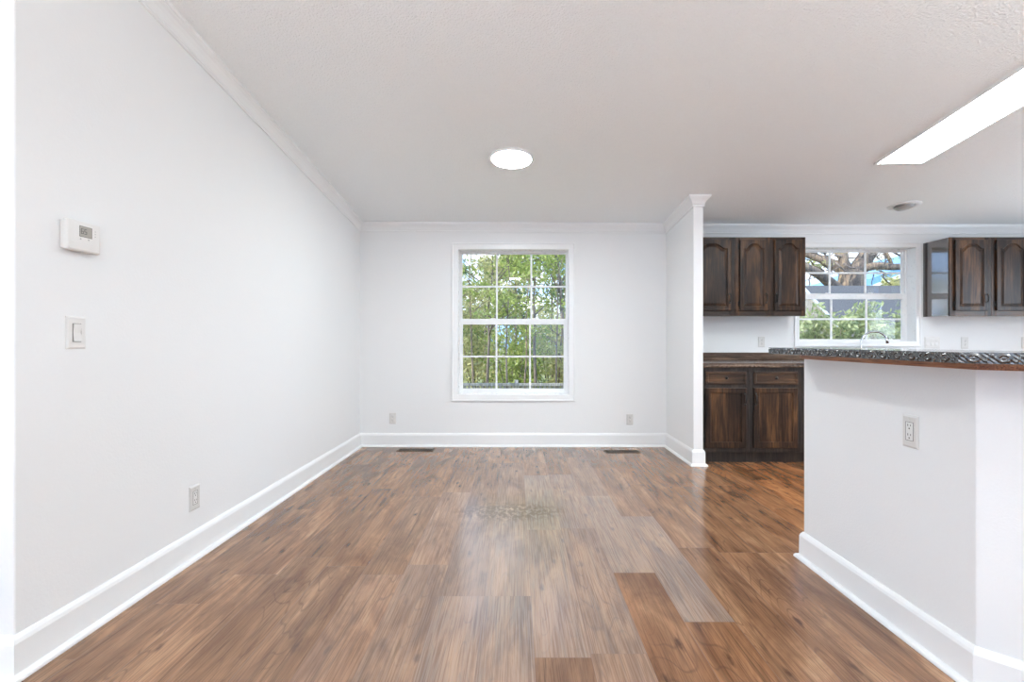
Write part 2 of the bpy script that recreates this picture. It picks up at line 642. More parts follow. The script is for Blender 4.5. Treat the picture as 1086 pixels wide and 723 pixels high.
# ceiling, one sheet with thickness
bm = bmesh.new()
xs = [FX - .15, -3.4, -1.7, -0.9, -0.05, 0.8, 1.6, 2.3, 3.0, 4.6, RX + .15]
ys = [RY - .15, -1.5, RIDGE, 2.3, 3.8, BY + .15]
g0 = [[bm.verts.new((x, y, ceil_z(x, y))) for x in xs] for y in ys]
g1 = [[bm.verts.new((x, y, ceil_z(x, y) + 0.12)) for x in xs] for y in ys]
for j in range(len(ys) - 1):
    for i in range(len(xs) - 1):
        bm.faces.new((g0[j][i], g0[j + 1][i], g0[j + 1][i + 1], g0[j][i + 1]))
        bm.faces.new((g1[j][i], g1[j][i + 1], g1[j + 1][i + 1], g1[j + 1][i]))
for j in range(len(ys) - 1):
    for i in (0, -1):
        bm.faces.new((g0[j][i], g0[j + 1][i], g1[j + 1][i], g1[j][i]))
for i in range(len(xs) - 1):
    for j in (0, -1):
        bm.faces.new((g0[j][i], g0[j][i + 1], g1[j][i + 1], g1[j][i]))
bmesh.ops.recalc_face_normals(bm, faces=bm.faces)
o = MB(); o.bm.free(); o.bm = bm
struct(o.build('ceiling', M_ceil))

# floor of separate plank faces in one mesh
random.seed(11)
PW, PL = 0.2055, 1.22
fixed = {}
bm = bmesh.new()
l_seed = bm.faces.layers.float.new('plank_seed')
l_tone = bm.faces.layers.float.new('plank_tone')
l_glare = bm.faces.layers.float.new('plank_glare')
l_warm = bm.faces.layers.float.new('plank_warm')
k0 = math.floor((FX - .2 - 0.68) / PW)
k1 = math.ceil((RX + .2 - 0.68) / PW)
for k in range(k0, k1):
    x0, x1 = 0.68 + k * PW, 0.68 + (k + 1) * PW
    off = random.random() * PL
    if k == -1: off = 2.459 % PL
    if k == 0: off = 2.029 % PL
    if k in (-4, -5): off = 2.234 % PL
    if k in (-3, ): off = 1.80 % PL
    y = RY - .2 - PL + ((off - (RY - .2)) % PL)
    while y < BY + .1:
        y0, y1 = max(y, RY - .15), min(y + PL, BY + .1)
        y += PL
        if y1 - y0 < 0.01: continue
        seed, tone = random.random(), random.random()
        cx, cy = (x0 + x1) / 2, (y0 + y1) / 2
        # painted window glare: planks along the middle of the room turn greyer
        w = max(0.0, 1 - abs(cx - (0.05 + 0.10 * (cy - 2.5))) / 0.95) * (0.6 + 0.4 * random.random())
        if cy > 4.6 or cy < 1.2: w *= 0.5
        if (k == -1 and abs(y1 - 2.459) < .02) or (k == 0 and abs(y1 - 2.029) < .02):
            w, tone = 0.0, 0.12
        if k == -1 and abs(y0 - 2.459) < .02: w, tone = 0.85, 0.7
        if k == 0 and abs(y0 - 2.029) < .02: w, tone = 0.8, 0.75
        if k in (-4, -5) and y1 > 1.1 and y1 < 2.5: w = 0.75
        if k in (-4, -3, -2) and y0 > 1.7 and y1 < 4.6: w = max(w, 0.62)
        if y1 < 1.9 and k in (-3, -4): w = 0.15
        warm = 0.0
        if cx > 1.62: warm = min(1.0, (cx - 1.62) / .35) if cy > 2.2 else .4
        if cx > .7 and cy < 2.0: warm = max(warm, .5)
        if w == 0.0 and tone == 0.12: warm = .35
        g = 0.0007
        va = [bm.verts.new(p) for p in ((x0, y0, 0), (x1, y0, 0), (x1, y1, 0), (x0, y1, 0))]
        vb = [bm.verts.new(p) for p in ((x0 + g, y0 + g, 0), (x1 - g, y0 + g, 0), (x1 - g, y1 - g, 0), (x0 + g, y1 - g, 0))]
        f = bm.faces.new(vb)
        f[l_seed], f[l_tone], f[l_glare], f[l_warm] = seed, tone, w, warm
        for q in range(4):
            r = (q + 1) % 4
            fq = bm.faces.new((va[q], va[r], vb[r], vb[q]))
            fq.material_index = 1
o = MB(); o.bm.free(); o.bm = bm
o.box(FX - .15, RX + .15, RY - .15, BY + .1, -0.12, -0.004, mi=1)
struct(o.build('floor', [M_floor, M_seam]))

H = 3.0   # walls run up behind the ceiling sheet; tops follow it


def wall_prism(name, x0, x1, y0, y1, mat=M_wall, holes=(), axis='x', z0=0.0):
    """wall box whose top follows the ceiling; holes = (a0, a1, z0, z1) along axis"""
    m = MB()
    a0, a1 = (x0, x1) if axis == 'x' else (y0, y1)
    cuts = sorted(set([a0, a1] + [h for ho in holes for h in ho[:2]] + ([RIDGE] if axis == 'y' and a0 < RIDGE < a1 else [])
                      + ([c for c in (-1.7, 1.6, 3.0) if a0 < c < a1] if axis == 'x' else [])))

    def seg(s0, s1, zb, zt):
        X0, X1, Y0, Y1 = (s0, s1, y0, y1) if axis == 'x' else (x0, x1, s0, s1)
        b = bmesh.new()
        vs = []
        for zz in (zb, zt):
            for (px, py) in ((X0, Y0), (X1, Y0), (X1, Y1), (X0, Y1)):
                vs.append(b.verts.new((px, py, ceil_z(px, py) + 0.03 if zz is None else zz)))
        for f in ((0, 3, 2, 1), (4, 5, 6, 7), (0, 1, 5, 4), (1, 2, 6, 5), (2, 3, 7, 6), (3, 0, 4, 7)):
            b.faces.new([vs[i] for i in f])
        m._join(b)
    for s0, s1 in zip(cuts, cuts[1:]):
        hh = [ho for ho in holes if ho[0] <= s0 + 1e-6 and ho[1] >= s1 - 1e-6]
        if hh:
            seg(s0, s1, z0, hh[0][2])
            seg(s0, s1, hh[0][3], None)
        else:
            seg(s0, s1, z0, None)
    bmesh.ops.remove_doubles(m.bm, verts=m.bm.verts, dist=1e-5)
    return struct(m.build(name, mat))


WT = 0.17
W1 = (-0.638, 0.567, 0.555, 2.133)
W2 = (3.046, 4.311, 1.130, 2.154)
wall_prism('wall_back', LX, RX, BY, BY + WT, holes=(W1, W2))
wall_prism('wall_left', LX - .12, LX, CY + .12, BY + WT, axis='y')
m = MB()
# near end of the left wall turns the corner with a slightly eased edge and runs to the living side
pts = [(FX, CY), (LX - .006, CY), (LX - .002, CY + .002), (LX, CY + .006), (LX, CY + .12), (FX, CY + .12)]
b = bmesh.new()
lo = [b.verts.new((p[0], p[1], 0)) for p in pts]
hi = [b.verts.new((p[0], p[1], ceil_z(*p) + .03)) for p in pts]
b.faces.new(lo[::-1]); b.faces.new(hi)
for i in range(len(pts)):
    j = (i + 1) % len(pts)
    b.faces.new((lo[i], lo[j], hi[j], hi[i]))
bmesh.ops.recalc_face_normals(b, faces=b.faces)
m._join(b)
struct(m.build('wall_left_return', M_wall))
wall_prism('wall_partition', PX0, PX1, PY, BY, axis='y')
wall_prism('wall_right', RX, RX + .15, RY, BY + WT, axis='y', holes=((2.25, 4.15, 1.0, 2.1),))
wall_prism('wall_far_left', FX - .15, FX, RY, CY + .12, axis='y', holes=((-2.15, 0.15, 0.65, 2.25),))
R1, R2 = (-4.1, -1.7, 0.6, 2.25), (0.4, 2.8, 0.6, 2.25)
wall_prism('wall_rear', FX - .15, RX + .15, RY - .15, RY, holes=(R1, R2))

# baseboard with quarter round shoe
bp_prof = [(0, 0), (0.036, 0), (0.036, 0.006), (0.033, 0.013), (0.028, 0.018), (0.017, 0.021), (0.016, 0.122), (0.012, 0.134), (0.004, 0.146), (0, 0.147)]
bpath = [(FX, CY, 0), (LX, CY, 0), (LX, BY, 0), (PX0, BY, 0), (PX0, PY, 0), (PX1, PY, 0), (PX1, 4.66, 0)]
for nm, a, c in (('baseboard_left_return', 0, 1), ('baseboard_left', 1, 2), ('baseboard_back', 2, 3), ('baseboard_partition', 3, 6)):
    struct(MB().sweep(bp_prof, bpath, a, c).build(nm, M_trim))

# crown moulding, following the sloping ceiling
cp = [(0, 0.004), (0, -0.094), (0.009, -0.094), (0.012, -0.088), (0.011, -0.080), (0.007, -0.077), (0.013, -0.072), (0.015, -0.064), (0.024, -0.046),
      (0.036, -0.030), (0.046, -0.022), (0.048, -0.016), (0.055, -0.013), (0.057, 0.004)]


def cpt(x, y):
    return (x, y, ceil_z(x, y))


cpath = [cpt(FX, CY), cpt(LX, CY), cpt(LX, BY), cpt(PX0, BY), cpt(PX0, PY), cpt(PX1, PY), cpt(PX1, BY), cpt(3.0, BY), cpt(RX, BY)]
for nm, a, c in (('trim_crown_left_return', 0, 1), ('trim_crown_left', 1, 2), ('trim_crown_back', 2, 3), ('trim_crown_partition', 3, 6), ('trim_crown_kitchen', 6, 8)):
    struct(MB().sweep(cp, cpath, a, c).build(nm, M_trim))

# ------------------------------------------------------------------ windows


def make_window(name, op, casing_w, upper, lower, zs):
    x0, x1, z0, z1 = op
    root = empty(name, ((x0 + x1) / 2, BY, z0))
    root['kind'] = 'structure'
    ox, oy, oz = root.location

    def bld(m, nm, mat, parent):
        T = Matrix.Translation((-ox, -oy, -oz))
        return m.build(nm, mat, parent, M=T)
    # casing: flat board with a small back band
    m = MB()
    cw = casing_w
    for a in ((x0 - cw, x0 + .004, z0 - cw, z1 + cw), (x1 - .004, x1 + cw, z0 - cw, z1 + cw)):
        m.box(a[0], a[1], BY - .012, BY + .004, a[2], a[3], .002)
    for a in ((x0, x1, z0 - cw, z0 + .004), (x0, x1, z1 - .004, z1 + cw)):
        m.box(a[0], a[1], BY - .0118, BY + .004, a[2], a[3], .002)
    bw = 0.014
    for a in ((x0 - cw - .002, x0 - cw + bw, z0 - cw - .002, z1 + cw + .002), (x1 + cw - bw, x1 + cw + .002, z0 - cw - .002, z1 + cw + .002)):
        m.box(a[0], a[1], BY - .020, BY + .002, a[2], a[3], .003)
    for a in ((x0 - cw, x1 + cw, z0 - cw - .002, z0 - cw + bw), (x0 - cw, x1 + cw, z1 + cw - bw, z1 + cw + .002)):
        m.box(a[0], a[1], BY - .0198, BY + .002, a[2], a[3], .003)
    bld(m, 'casing', M_trim, root)
    # jamb lining and outer frame
    m = MB()
    m.box(x0 - .001, x0 + .006, BY, BY + WT, z0, z1)
    m.box(x1 - .006, x1 + .001, BY, BY + WT, z0, z1)
    m.box(x0 + .006, x1 - .006, BY, BY + WT, z1 - .006, z1 + .001)
    m.box(x0 + .006, x1 - .006, BY, BY + WT, z0 - .001, z0 + .006)
    m.box(x0 + .006, x0 + .022, BY + .115, BY + WT, z0 + .006, z1 - .006)
    m.box(x1 - .022, x1 - .006, BY + .115, BY + WT, z0 + .006, z1 - .006)
    m.box(x0 + .022, x1 - .022, BY + .115, BY + WT, z1 - .02, z1 - .006)
    m.box(x0 + .022, x1 - .022, BY + .115, BY + WT, z0 + .006, z0 + .016)
    bld(m, 'window_frame', M_vinyl, root)
    zt, zm1, zm0, zb = zs     # glass: top of upper, bottom of upper, top of lower, bottom of lower

    def sash(nm, y0, y1, fx0, fx1, fz0, fz1, gx0, gx1, gz0, gz1):
        m = MB()
        m.box(fx0, gx0, y0, y1, fz0, fz1, .003)
        m.box(gx1, fx1, y0, y1, fz0, fz1, .003)
        m.box(gx0 - .002, gx1 + .002, y0, y1 - .001, gz1, fz1, .003)
        m.box(gx0 - .002, gx1 + .002, y0, y1 - .001, fz0, gz0, .003)
        ym = (y0 + y1) / 2
        s = bld(m, nm, M_vinyl, root)
        g = MB()
        w3 = (gx1 - gx0) / 3
        for q in (1, 2):
            xx = gx0 + w3 * q
            g.box(xx - .010, xx + .010, ym - .007, ym + .007, gz0 - .001, gz1 + .001, .002)
        zz = (gz0 + gz1) / 2
        for q in range(3):
            g.box(gx0 + w3 * q + (.010 if q else -.001), gx0 + w3 * (q + 1) - (.010 if q < 2 else -.001), ym - .0065, ym + .0065, zz - .010, zz + .010, .002)
        bld(g, 'muntin_grid', M_vinyl, s)
        p = MB().box(gx0 - .004, gx1 + .004, ym + .009, ym + .012, gz0 - .004, gz1 + .004)
        bld(p, 'glass_pane', M_glass, s)
        return s
    sash('upper_sash', BY + .145, BY + .168, x0 + .022, x1 - .022, zm1 - .03, z1 - .020, upper[0], upper[1], zm1, zt)
    ls = sash('lower_sash', BY + .117, BY + .142, x0 + .020, x1 - .020, z0 + .016, zm0 + .058, lower[0], lower[1], zb, zm0)
    for q in (0.3, 0.7):
        xx = lerp(lower[0], lower[1], q)
        bld(MB().box(xx - .025, xx + .025, BY + .112, BY + .135, zm0 + .056, zm0 + .070, .003), 'sash_lock', M_vinyl, ls)
    return root


make_window('window_1', W1, 0.062, (-0.604, 0.5455), (-0.595, 0.518), (2.100, 1.386, 1.3215, 0.615))
make_window('window_2', W2, 0.050, (3.082, 4.270), (3.090, 4.255), (2.122, 1.668, 1.601, 1.161))

for k, rr in enumerate((R1, R2)):  # unseen rear windows, added to carry the fill daylight
    root = empty('window_%d' % (k + 3), (0, 0, 0)); root['kind'] = 'structure'
    x0, x1, z0, z1 = rr
    m = MB()
    for a in ((x0 - .06, x0 + .05, z0 - .06, z1 + .06), (x1 - .05, x1 + .06, z0 - .06, z1 + .06), ((x0 + x1) / 2 - .03, (x0 + x1) / 2 + .03, z0, z1)):
        m.box(a[0], a[1], RY - .03, RY + .015, a[2], a[3], .003)
    for a in ((x0, x1, z0 - .06, z0 + .05), (x0, x1, z1 - .05, z1 + .06)):
        m.box(a[0], a[1], RY - .028, RY + .013, a[2], a[3], .003)
    m.build('window_frame', M_trim, root)

for k, (xw, y0, y1, z0, z1) in enumerate(((RX, 2.25, 4.15, 1.0, 2.1), (FX, -2.15, .15, .65, 2.25))):  # side windows out of view, added so their fill light reaches the ceiling
    root = empty('window_%d' % (k + 5), (0, 0, 0)); root['kind'] = 'structure'
    m = MB()
    for a in ((y0 - .06, y0 + .05, z0 - .06, z1 + .06), (y1 - .05, y1 + .06, z0 - .06, z1 + .06), ((y0 + y1) / 2 - .02, (y0 + y1) / 2 + .02, z0, z1)):
        m.box(xw - .02, xw + .02, a[0], a[1], a[2], a[3], .003)
    for a in ((y0, y1, z0 - .06, z0 + .05), (y0, y1, z1 - .05, z1 + .06)):
        m.box(xw - .018, xw + .018, a[0], a[1], a[2], a[3], .003)
    m.build('window_frame', M_trim, root)

# ------------------------------------------------------------------ half wall of the breakfast bar
hw = [(1.506, 2.62), (1.506, 1.639), (1.95, 1.195), (3.70, 1.195), (3.70, 1.315), (2.0, 1.315), (1.626, 1.689), (1.626, 2.62)]
struct(MB().prism(hw, 0, 1.0722, bev=0.003).build('wall_breakfast_bar', M_halfwall))
hpath = [(1.626, 2.62, 0), (1.506, 2.62, 0), (1.506, 1.639, 0), (1.95, 1.195, 0), (3.70, 1.195, 0)]
bp2 = [(u, v * 0.955) for u, v in bp_prof]
struct(MB().sweep(bp2, hpath, 0, 4).build('baseboard_breakfast_bar', M_trim))
wood_prof = [(0, 0), (0.010, 0), (0.012, 0.003), (0.012, 0.0265), (0, 0.0265)]
struct(MB().sweep(wood_prof, [(p[0], p[1], 1.046) for p in hpath], 0, 4).build('trim_wood_strip', M_orange))


def relief(u, v):
    """carved scroll pattern of the laminate edge; u along (m), v 0..1 up; returns outward offset in m"""
    P = 0.066
    s = (u / P) % 1.0
    x = (s - 0.5) * P
    y = (v - 0.5) * 0.032
    h = 0.0
    r = math.hypot(x * 0.72, y)
    h += 0.0042 * math.exp(-((r - 0.0092) / 0.0026) ** 2)       # ring
    h += 0.0030 * math.exp(-(r / 0.0034) ** 2)                  # boss
    x2 = ((s + 0.5) % 1.0 - 0.5) * P
    d = abs(y - 0.0085 * math.sin(x2 * 190))
    h += 0.0040 * math.exp(-(d / 0.0028) ** 2) * math.exp(-(x2 / 0.016) ** 4)   # S leaf between rings
    h += 0.0018 * math.sin(u * 410 + y * 500) * math.exp(-(x2 / 0.02) ** 2)
    edge = min(v, 1 - v)
    return h * min(1, edge / 0.16)


def relief_strip(m, p0, p1, z0, z1, nrm, step=0.0022, rows=15, fun=relief, amp=1.0, s0=0.0, ease=True):
    p0, p1 = Vector(p0), Vector(p1)
    L = (p1 - p0).length
    n = int(L / step)
    b = bmesh.new()
    g = []
    for i in range(n + 1):
        row = []
        for j in range(rows + 1):
            v = j / rows
            q = p0.lerp(p1, i / n)
            off = fun(s0 + L * i / n, v) * amp
            if i in (0, n): off = 0
            row.append(b.verts.new((q.x + nrm[0] * off, q.y + nrm[1] * off, lerp(z0, z1, v))))
        g.append(row)
    for i in range(n):
        for j in range(rows):
            f = b.faces.new((g[i][j], g[i + 1][j], g[i + 1][j + 1], g[i][j + 1]))
            f.smooth = True
    m._join(b)


bt = [(1.335, 2.645), (1.335, 1.51), (1.80, 1.045), (3.80, 1.045), (3.80, 1.40), (2.03, 1.40), (1.70, 1.73), (1.70, 2.645)]
BT0, BT1 = 1.073, 1.106
root = empty('bar_countertop', (1.5, 2.0, BT0))
tag(root, 'raised black laminate bar top with scroll-embossed edge on the white half wall', 'countertop')
T = Matrix.Translation((-1.5, -2.0, -BT0))
m = MB().prism(bt, BT0, BT1)
m.build('slab', M_lam, root, M=T)
m = MB()
e = 0.0006
relief_strip(m, (1.335 - e, 2.645, 0), (1.335 - e, 1.51, 0), BT0, BT1, (-1, 0))
m.build('embossed_edge', M_lam, root, M=T)
m = MB()
r2 = math.sqrt(.5)
relief_strip(m, (1.335 - e * r2, 1.51 - e * r2, 0), (1.80 - e * r2, 1.045 - e * r2, 0), BT0, BT1, (-r2, -r2), amp=.55)
m.build('embossed_edge', M_lam, root, M=T); m = MB()
relief_strip(m, (1.80, 1.045 - e, 0), (3.80, 1.045 - e, 0), BT0, BT1, (0, -1), step=.004)
m.build('embossed_edge', M_lam, root, M=T); m = MB()
relief_strip(m, (1.70, 2.645 + e, 0), (1.335, 2.645 + e, 0), BT0, BT1, (0, 1), step=.004)
m.build('embossed_edge', M_lam, root, M=T)

# ------------------------------------------------------------------ electrical plates


def plate_face(m, w, h, d=0.006):
    # bevelled plate lying in local XZ, front toward -Y
    b = bmesh.new()
    A = [(-w / 2, 0, -h / 2), (w / 2, 0, -h / 2), (w / 2, 0, h / 2), (-w / 2, 0, h / 2)]
    B = [(x, -d * .35, z) for x, _, z in A]
    k = 0.007
    Cc = [(x * (1 - 2 * k / w), -d, z * (1 - 2 * k / h)) for x, _, z in A]
    r = [[b.verts.new(p) for p in L] for L in (A, B, Cc)]
    for a, c in zip(r, r[1:]):
        for q in range(4):
            s = (q + 1) % 4
            b.faces.new((a[q], a[s], c[s], c[q]))
    b.faces.new(r[2]); b.faces.new(r[0][::-1])
    bmesh.ops.recalc_face_normals(b, faces=b.faces)
    m._join(b)


def make_outlet(loc, rz, label, w=0.072, h=0.118, decor=False, group='duplex outlets'):
    root = empty('wall_outlet', loc, rz)
    tag(root, label, 'outlet')
    m = MB(); plate_face(m, w, h)
    m.build('cover_plate', M_plastic_grey, root)
    if decor:
        f = MB().box(-.0175, .0175, -.0068, -.004, -.034, .034, .001)
        fo = f.build('receptacle', M_plastic, root)
        rim = MB()
        rim.box(-.0192, -.0176, -.0064, -.004, -.0355, .0355); rim.box(.0176, .0192, -.0064, -.004, -.0355, .0355)
        rim.box(-.0176, .0176, -.0064, -.004, .0341, .0355); rim.box(-.0176, .0176, -.0064, -.004, -.0355, -.0341)
        rim.build('receptacle_gap', M_slot, root)
        fs = [(fo, 0.018), (fo, -0.018)]
        yf = -.0072
    else:
        fs = []
        for zz in (0.0195, -0.0195):
            f = MB()
            pts = [(0.017 * math.cos(a) * 1.0, 0.0145 * math.sin(a)) for a in [2 * math.pi * k / 20 for k in range(20)]]
            b = bmesh.new()
            lo = [b.verts.new((p[0], -.004, p[1] + zz)) for p in pts]
            hi = [b.verts.new((p[0], -.0078, p[1] + zz)) for p in pts]
            b.faces.new(hi); b.faces.new(lo[::-1])
            for i in range(20):
                j = (i + 1) % 20
                b.faces.new((lo[i], lo[j], hi[j], hi[i]))
            bmesh.ops.recalc_face_normals(b, faces=b.faces)
            f._join(b)
            fs.append((f.build('receptacle', M_plastic_grey, root), zz))
        yf = -.0082
    for fo, zz in fs:
        s = MB()
        s.box(-.0078, -.0052, yf, yf + .002, zz + .001, zz + .010)
        s.box(.0052, .0078, yf, yf + .002, zz + .002, zz + .009)
        s.lathe([(0, .0), (.0030, .0), (.0030, .002), (0, .002)], Matrix.Translation((0, yf + .002, zz - .007)) @ Matrix.Rotation(R(90), 4, 'X'), 12)
        s.build('slots', M_slot, fo)
    MB().lathe([(0, 0), (.003, 0), (.002, .0015), (0, .002)], Matrix.Translation((0, -.006, 0 if not decor else .047)) @ Matrix.Rotation(R(90), 4, 'X'), 12).build('screw', M_plastic_grey, root)
    return root


def make_switch(loc, rz, label, gangs=1, w=0.086, h=0.125, mat=None):
    root = empty('light_switch', loc, rz)
    tag(root, label, 'switch')
    mat = mat or M_plastic
    m = MB(); plate_face(m, w, h, .007)
    m.build('cover_plate', mat, root)
    for g in range(gangs):
        x = (g - (gangs - 1) / 2) * 0.046
        fr = MB()
        fr.box(x - .0192, x + .0192, -.0074, -.005, -.0352, .0352)
        fo = fr.build('rocker_frame', M_slot if gangs == 1 else M_plastic_grey, root)
        b = bmesh.new()
        y0 = -.0078
        P = [(x - .0165, y0 - .0035, .0335), (x + .0165, y0 - .0035, .0335), (x + .0165, y0, 0), (x - .0165, y0, 0), (x + .0165, y0 - .006, -.0335), (x - .0165, y0 - .006, -.0335)]
        v = [b.verts.new(p) for p in P]
        k = [b.verts.new((p[0], -.006, p[2])) for p in P]
        b.faces.new((v[0], v[1], v[2], v[3])); b.faces.new((v[3], v[2], v[4], v[5]))
        for a, c in ((0, 1), (1, 2), (2, 4), (4, 5), (5, 3), (3, 0)):
            b.faces.new((v[a], v[c], k[c], k[a]))
        bmesh.ops.recalc_face_normals(b, faces=b.faces)
        mm = MB(); mm._join(b)
        mm.build('rocker', mat, fo)
    return root


make_outlet((-1.340, BY, 0.305), 0, 'pale duplex outlet low on the back wall, left of the tall window')
make_outlet((1.222, BY, 0.294), 0, 'pale duplex outlet low on the back wall, right of the tall window')
make_outlet((LX, 2.627, 0.318), R(90), 'pale duplex outlet low on the long left wall', w=0.084, h=0.128, decor=True)
make_outlet((1.506, 1.909, 0.795), R(-90), 'grey-plated decorator outlet on the white breakfast bar half wall', w=0.076, h=0.124, decor=True)
make_outlet((2.644, BY, 1.130), 0, 'white outlet on the kitchen wall between the counter and the left wall cabinets', h=0.112)
make_outlet((4.840, BY, 1.120), 0, 'white outlet on the kitchen wall beside the triple switch, right of the window', h=0.124, w=.078)
make_outlet((5.490, BY, 1.120), 0, 'white outlet at the far right edge of the kitchen wall', h=0.124, w=.078)
make_switch((LX, 1.918, 1.172), R(90), 'single rocker light switch on the left wall below the thermostat')
make_switch((4.487, BY, 1.122), 0, 'triple rocker light switch plate between kitchen window and right wall cabinets', 3, 0.165, 0.125)

# thermostat on the left wall
root = empty('thermostat', (LX, 1.925, 1.54), R(90))
tag(root, 'small white thermostat with grey display mounted high on the left wall', 'thermostat')
w, h = 0.150, 0.116
MB().box(-w / 2 + .004, w / 2 - .004, -.010, 0, -h / 2 + .004, h / 2 - .004, .002).build('back_plate', M_plastic, root)
MB().box(-w / 2, w / 2, -.031, -.0105, -h / 2, h / 2, .006, seg=3).build('housing', M_plastic, root)
MB().box(-w / 2 + .004, w / 2 - .008, -.0325, -.0305, -h / 2 + .005, -h / 2 + .036, .001).build('cover_flap', M_plastic, root)
MB().box(-.024, .034, -.0314, -.030, -.002, .041, .001).build('display_bezel', M_slot, root)
MB().box(-.022, .030, -.0320, -.0305, .000, .039).build('display', M_lcd, root)
m = MB()


def seg7(m, ch, cx, cz, s=0.011, t=0.0022, y=-.0326):
    on = {'6': 'afgecd', '5': 'afgcd'}[ch]
    hw_, hh = s / 2, s * 0.92
    R_ = {'a': (-hw_, hw_, hh - t, hh), 'g': (-hw_, hw_, -t / 2, t / 2), 'd': (-hw_, hw_, -hh, -hh + t),
          'f': (-hw_, -hw_ + t, 0, hh), 'e': (-hw_, -hw_ + t, -hh, 0), 'b': (hw_ - t, hw_, 0, hh), 'c': (hw_ - t, hw_, -hh, 0)}
    for k in on:
        a = R_[k]
        m.box(cx + a[0], cx + a[1], y, y + .0008, cz + a[2], cz + a[3])


seg7(m, '6', -.012, .020); seg7(m, '5', .003, .020)
m.build('digits', M_digit, root)
for xx in (-.018, .018):
    b = bmesh.new()
    P = [(xx - .004, -.0316, -.013), (xx + .004, -.0316, -.013), (xx, -.0316, -.006)]
    if xx > 0: P = [(xx - .004, -.0316, -.006), (xx, -.0316, -.013), (xx + .004, -.0316, -.006)]
    v = [b.verts.new(p) for p in P]; k = [b.verts.new((p[0], -.030, p[2])) for p in P]
    b.faces.new(v)
    for q in range(3):
        b.faces.new((v[q], v[(q + 1) % 3], k[(q + 1) % 3], k[q]))
    bmesh.ops.recalc_face_normals(b, faces=b.faces)
    mm = MB(); mm._join(b); mm.build('arrow_button', M_grey, root)
m = MB()
for zz in (.030, .020, .010):
    m.box(.046, .050, -.0316, -.0300, zz - .0015, zz + .0015)
m.build('indicator_marks', M_grey, root)

# ------------------------------------------------------------------ floor registers


def make_register(x0, x1, y0, y1, label):
    cx, cy = (x0 + x1) / 2, (y0 + y1) / 2
    w, d = x1 - x0, y1 - y0
    root = empty('floor_register', (cx, cy, 0))
    tag(root, label, 'floor vent')
    m = MB()
    r = 0.014
    m.box(-w / 2, w / 2, -d / 2, -d / 2 + r, 0, .004, .001); m.box(-w / 2, w / 2, d / 2 - r, d / 2, 0, .004, .001)
    m.box(-w / 2, -w / 2 + r, -d / 2 + r, d / 2 - r, 0, .004, .001); m.box(w / 2 - r, w / 2, -d / 2 + r, d / 2 - r, 0, .004, .001)
    m.build('frame', M_bronze, root)
    MB().box(-w / 2 + r, w / 2 - r, -d / 2 + r, d / 2 - r, .0002, .0006).build('duct_opening', M_duct, root)
    m = MB()
    n = 22
    for k in range(n):
        xx = lerp(-w / 2 + r, w / 2 - r, (k + .5) / n)
        m.box(xx - .0022, xx + .0022, -d / 2 + r, d / 2 - r, .0007, .0032)
    m.box(-w / 2 + r, w / 2 - r, -.004, .004, .001, .0036)
    m.build('grille', M_bronze, root)
    return root


make_register(-1.245, -0.865, 5.155, 5.285, 'brown metal floor register by the back wall, left of the tall window')
make_register(0.905, 1.265, 5.085, 5.205, 'brown metal floor register by the back wall, near the partition stub')

# ------------------------------------------------------------------ ceiling fittings


def on_ceiling(x, y):
    z = ceil_z(x, y)
    e_ = 0.05
    n = Vector((-(ceil_z(x + e_, y) - ceil_z(x - e_, y)) / (2 * e_), -(ceil_z(x, y + e_) - ceil_z(x, y - e_)) / (2 * e_), 1)).normalized()
    q = n.to_track_quat('Z', 'Y')
    return (x, y, z), q.to_euler()


root = empty('ceiling_light')
root.location, root.rotation_euler = on_ceiling(-0.040, 3.84)
tag(root, 'round glowing flush disc light on the white ceiling', 'ceiling light')
MB().lathe([(0, 0), (.166, 0), (.166, -.010), (.162, -.017), (.154, -.019), (.150, -.014), (0, -.014)], Matrix.Identity(4), 64).build('housing', M_trim, root)
MB().lathe([(.152, -.0145), (.152, -.019), (.140, -.0215), (.08, -.0235), (0, -.024)], Matrix.Identity(4), 64).build('diffuser', M_led, root)

lead = root
for lx, ly, lb in ((-0.04, -0.9, 'added fill light, unseen disc on the living room ceiling behind the viewer'), (-3.2, -2.5, 'added fill light, unseen disc at the living room end of the ceiling'),
                   (3.1, -1.2, 'added fill light, unseen disc on the ceiling behind the breakfast bar')):
    c_ = copy_tree(lead)  # unseen copy added so light bounced off the floor lifts the ceiling
    c_.location, c_.rotation_euler = on_ceiling(lx, ly)
    c_['label'] = lb

# unseen torchieres added as uplights: opaque bowls throw fill light onto the ceiling
for k, (tx, ty, lb) in enumerate(((-1.2, -1.7, 'brass-free added white torchiere uplight, unseen, at the living room side behind the viewer'), (2.6, -0.4, 'added white torchiere uplight, unseen, in front of the breakfast bar, behind the viewer'))):
    lb = lb.replace('brass-free ', '')
    t_ = empty('added_uplight', (tx, ty, 0))
    tag(t_, lb, 'added uplight')
    MB().lathe([(0, 0), (.14, 0), (.14, .012), (.03, .03), (0, .03)], Matrix.Identity(4), 32).build('base', M_trim, t_)
    MB().tube([(0, 0, .03), (0, 0, 1.68)], .012, 12).build('pole', M_trim, t_)
    MB().lathe([(0, 1.66), (.05, 1.665), (.14, 1.70), (.20, 1.76), (.195, 1.76), (.135, 1.706), (.05, 1.674), (0, 1.67)], Matrix.Identity(4), 32).build('bowl', M_trim, t_)
    l_ = area('uplight_emitter', (0, 0, 1.74), (R(180), 0, 0), .26, .26, UPLIGHT, (0.93, 0.975, 1.0))
    l_.data.shape = 'DISK'
    l_.parent = t_

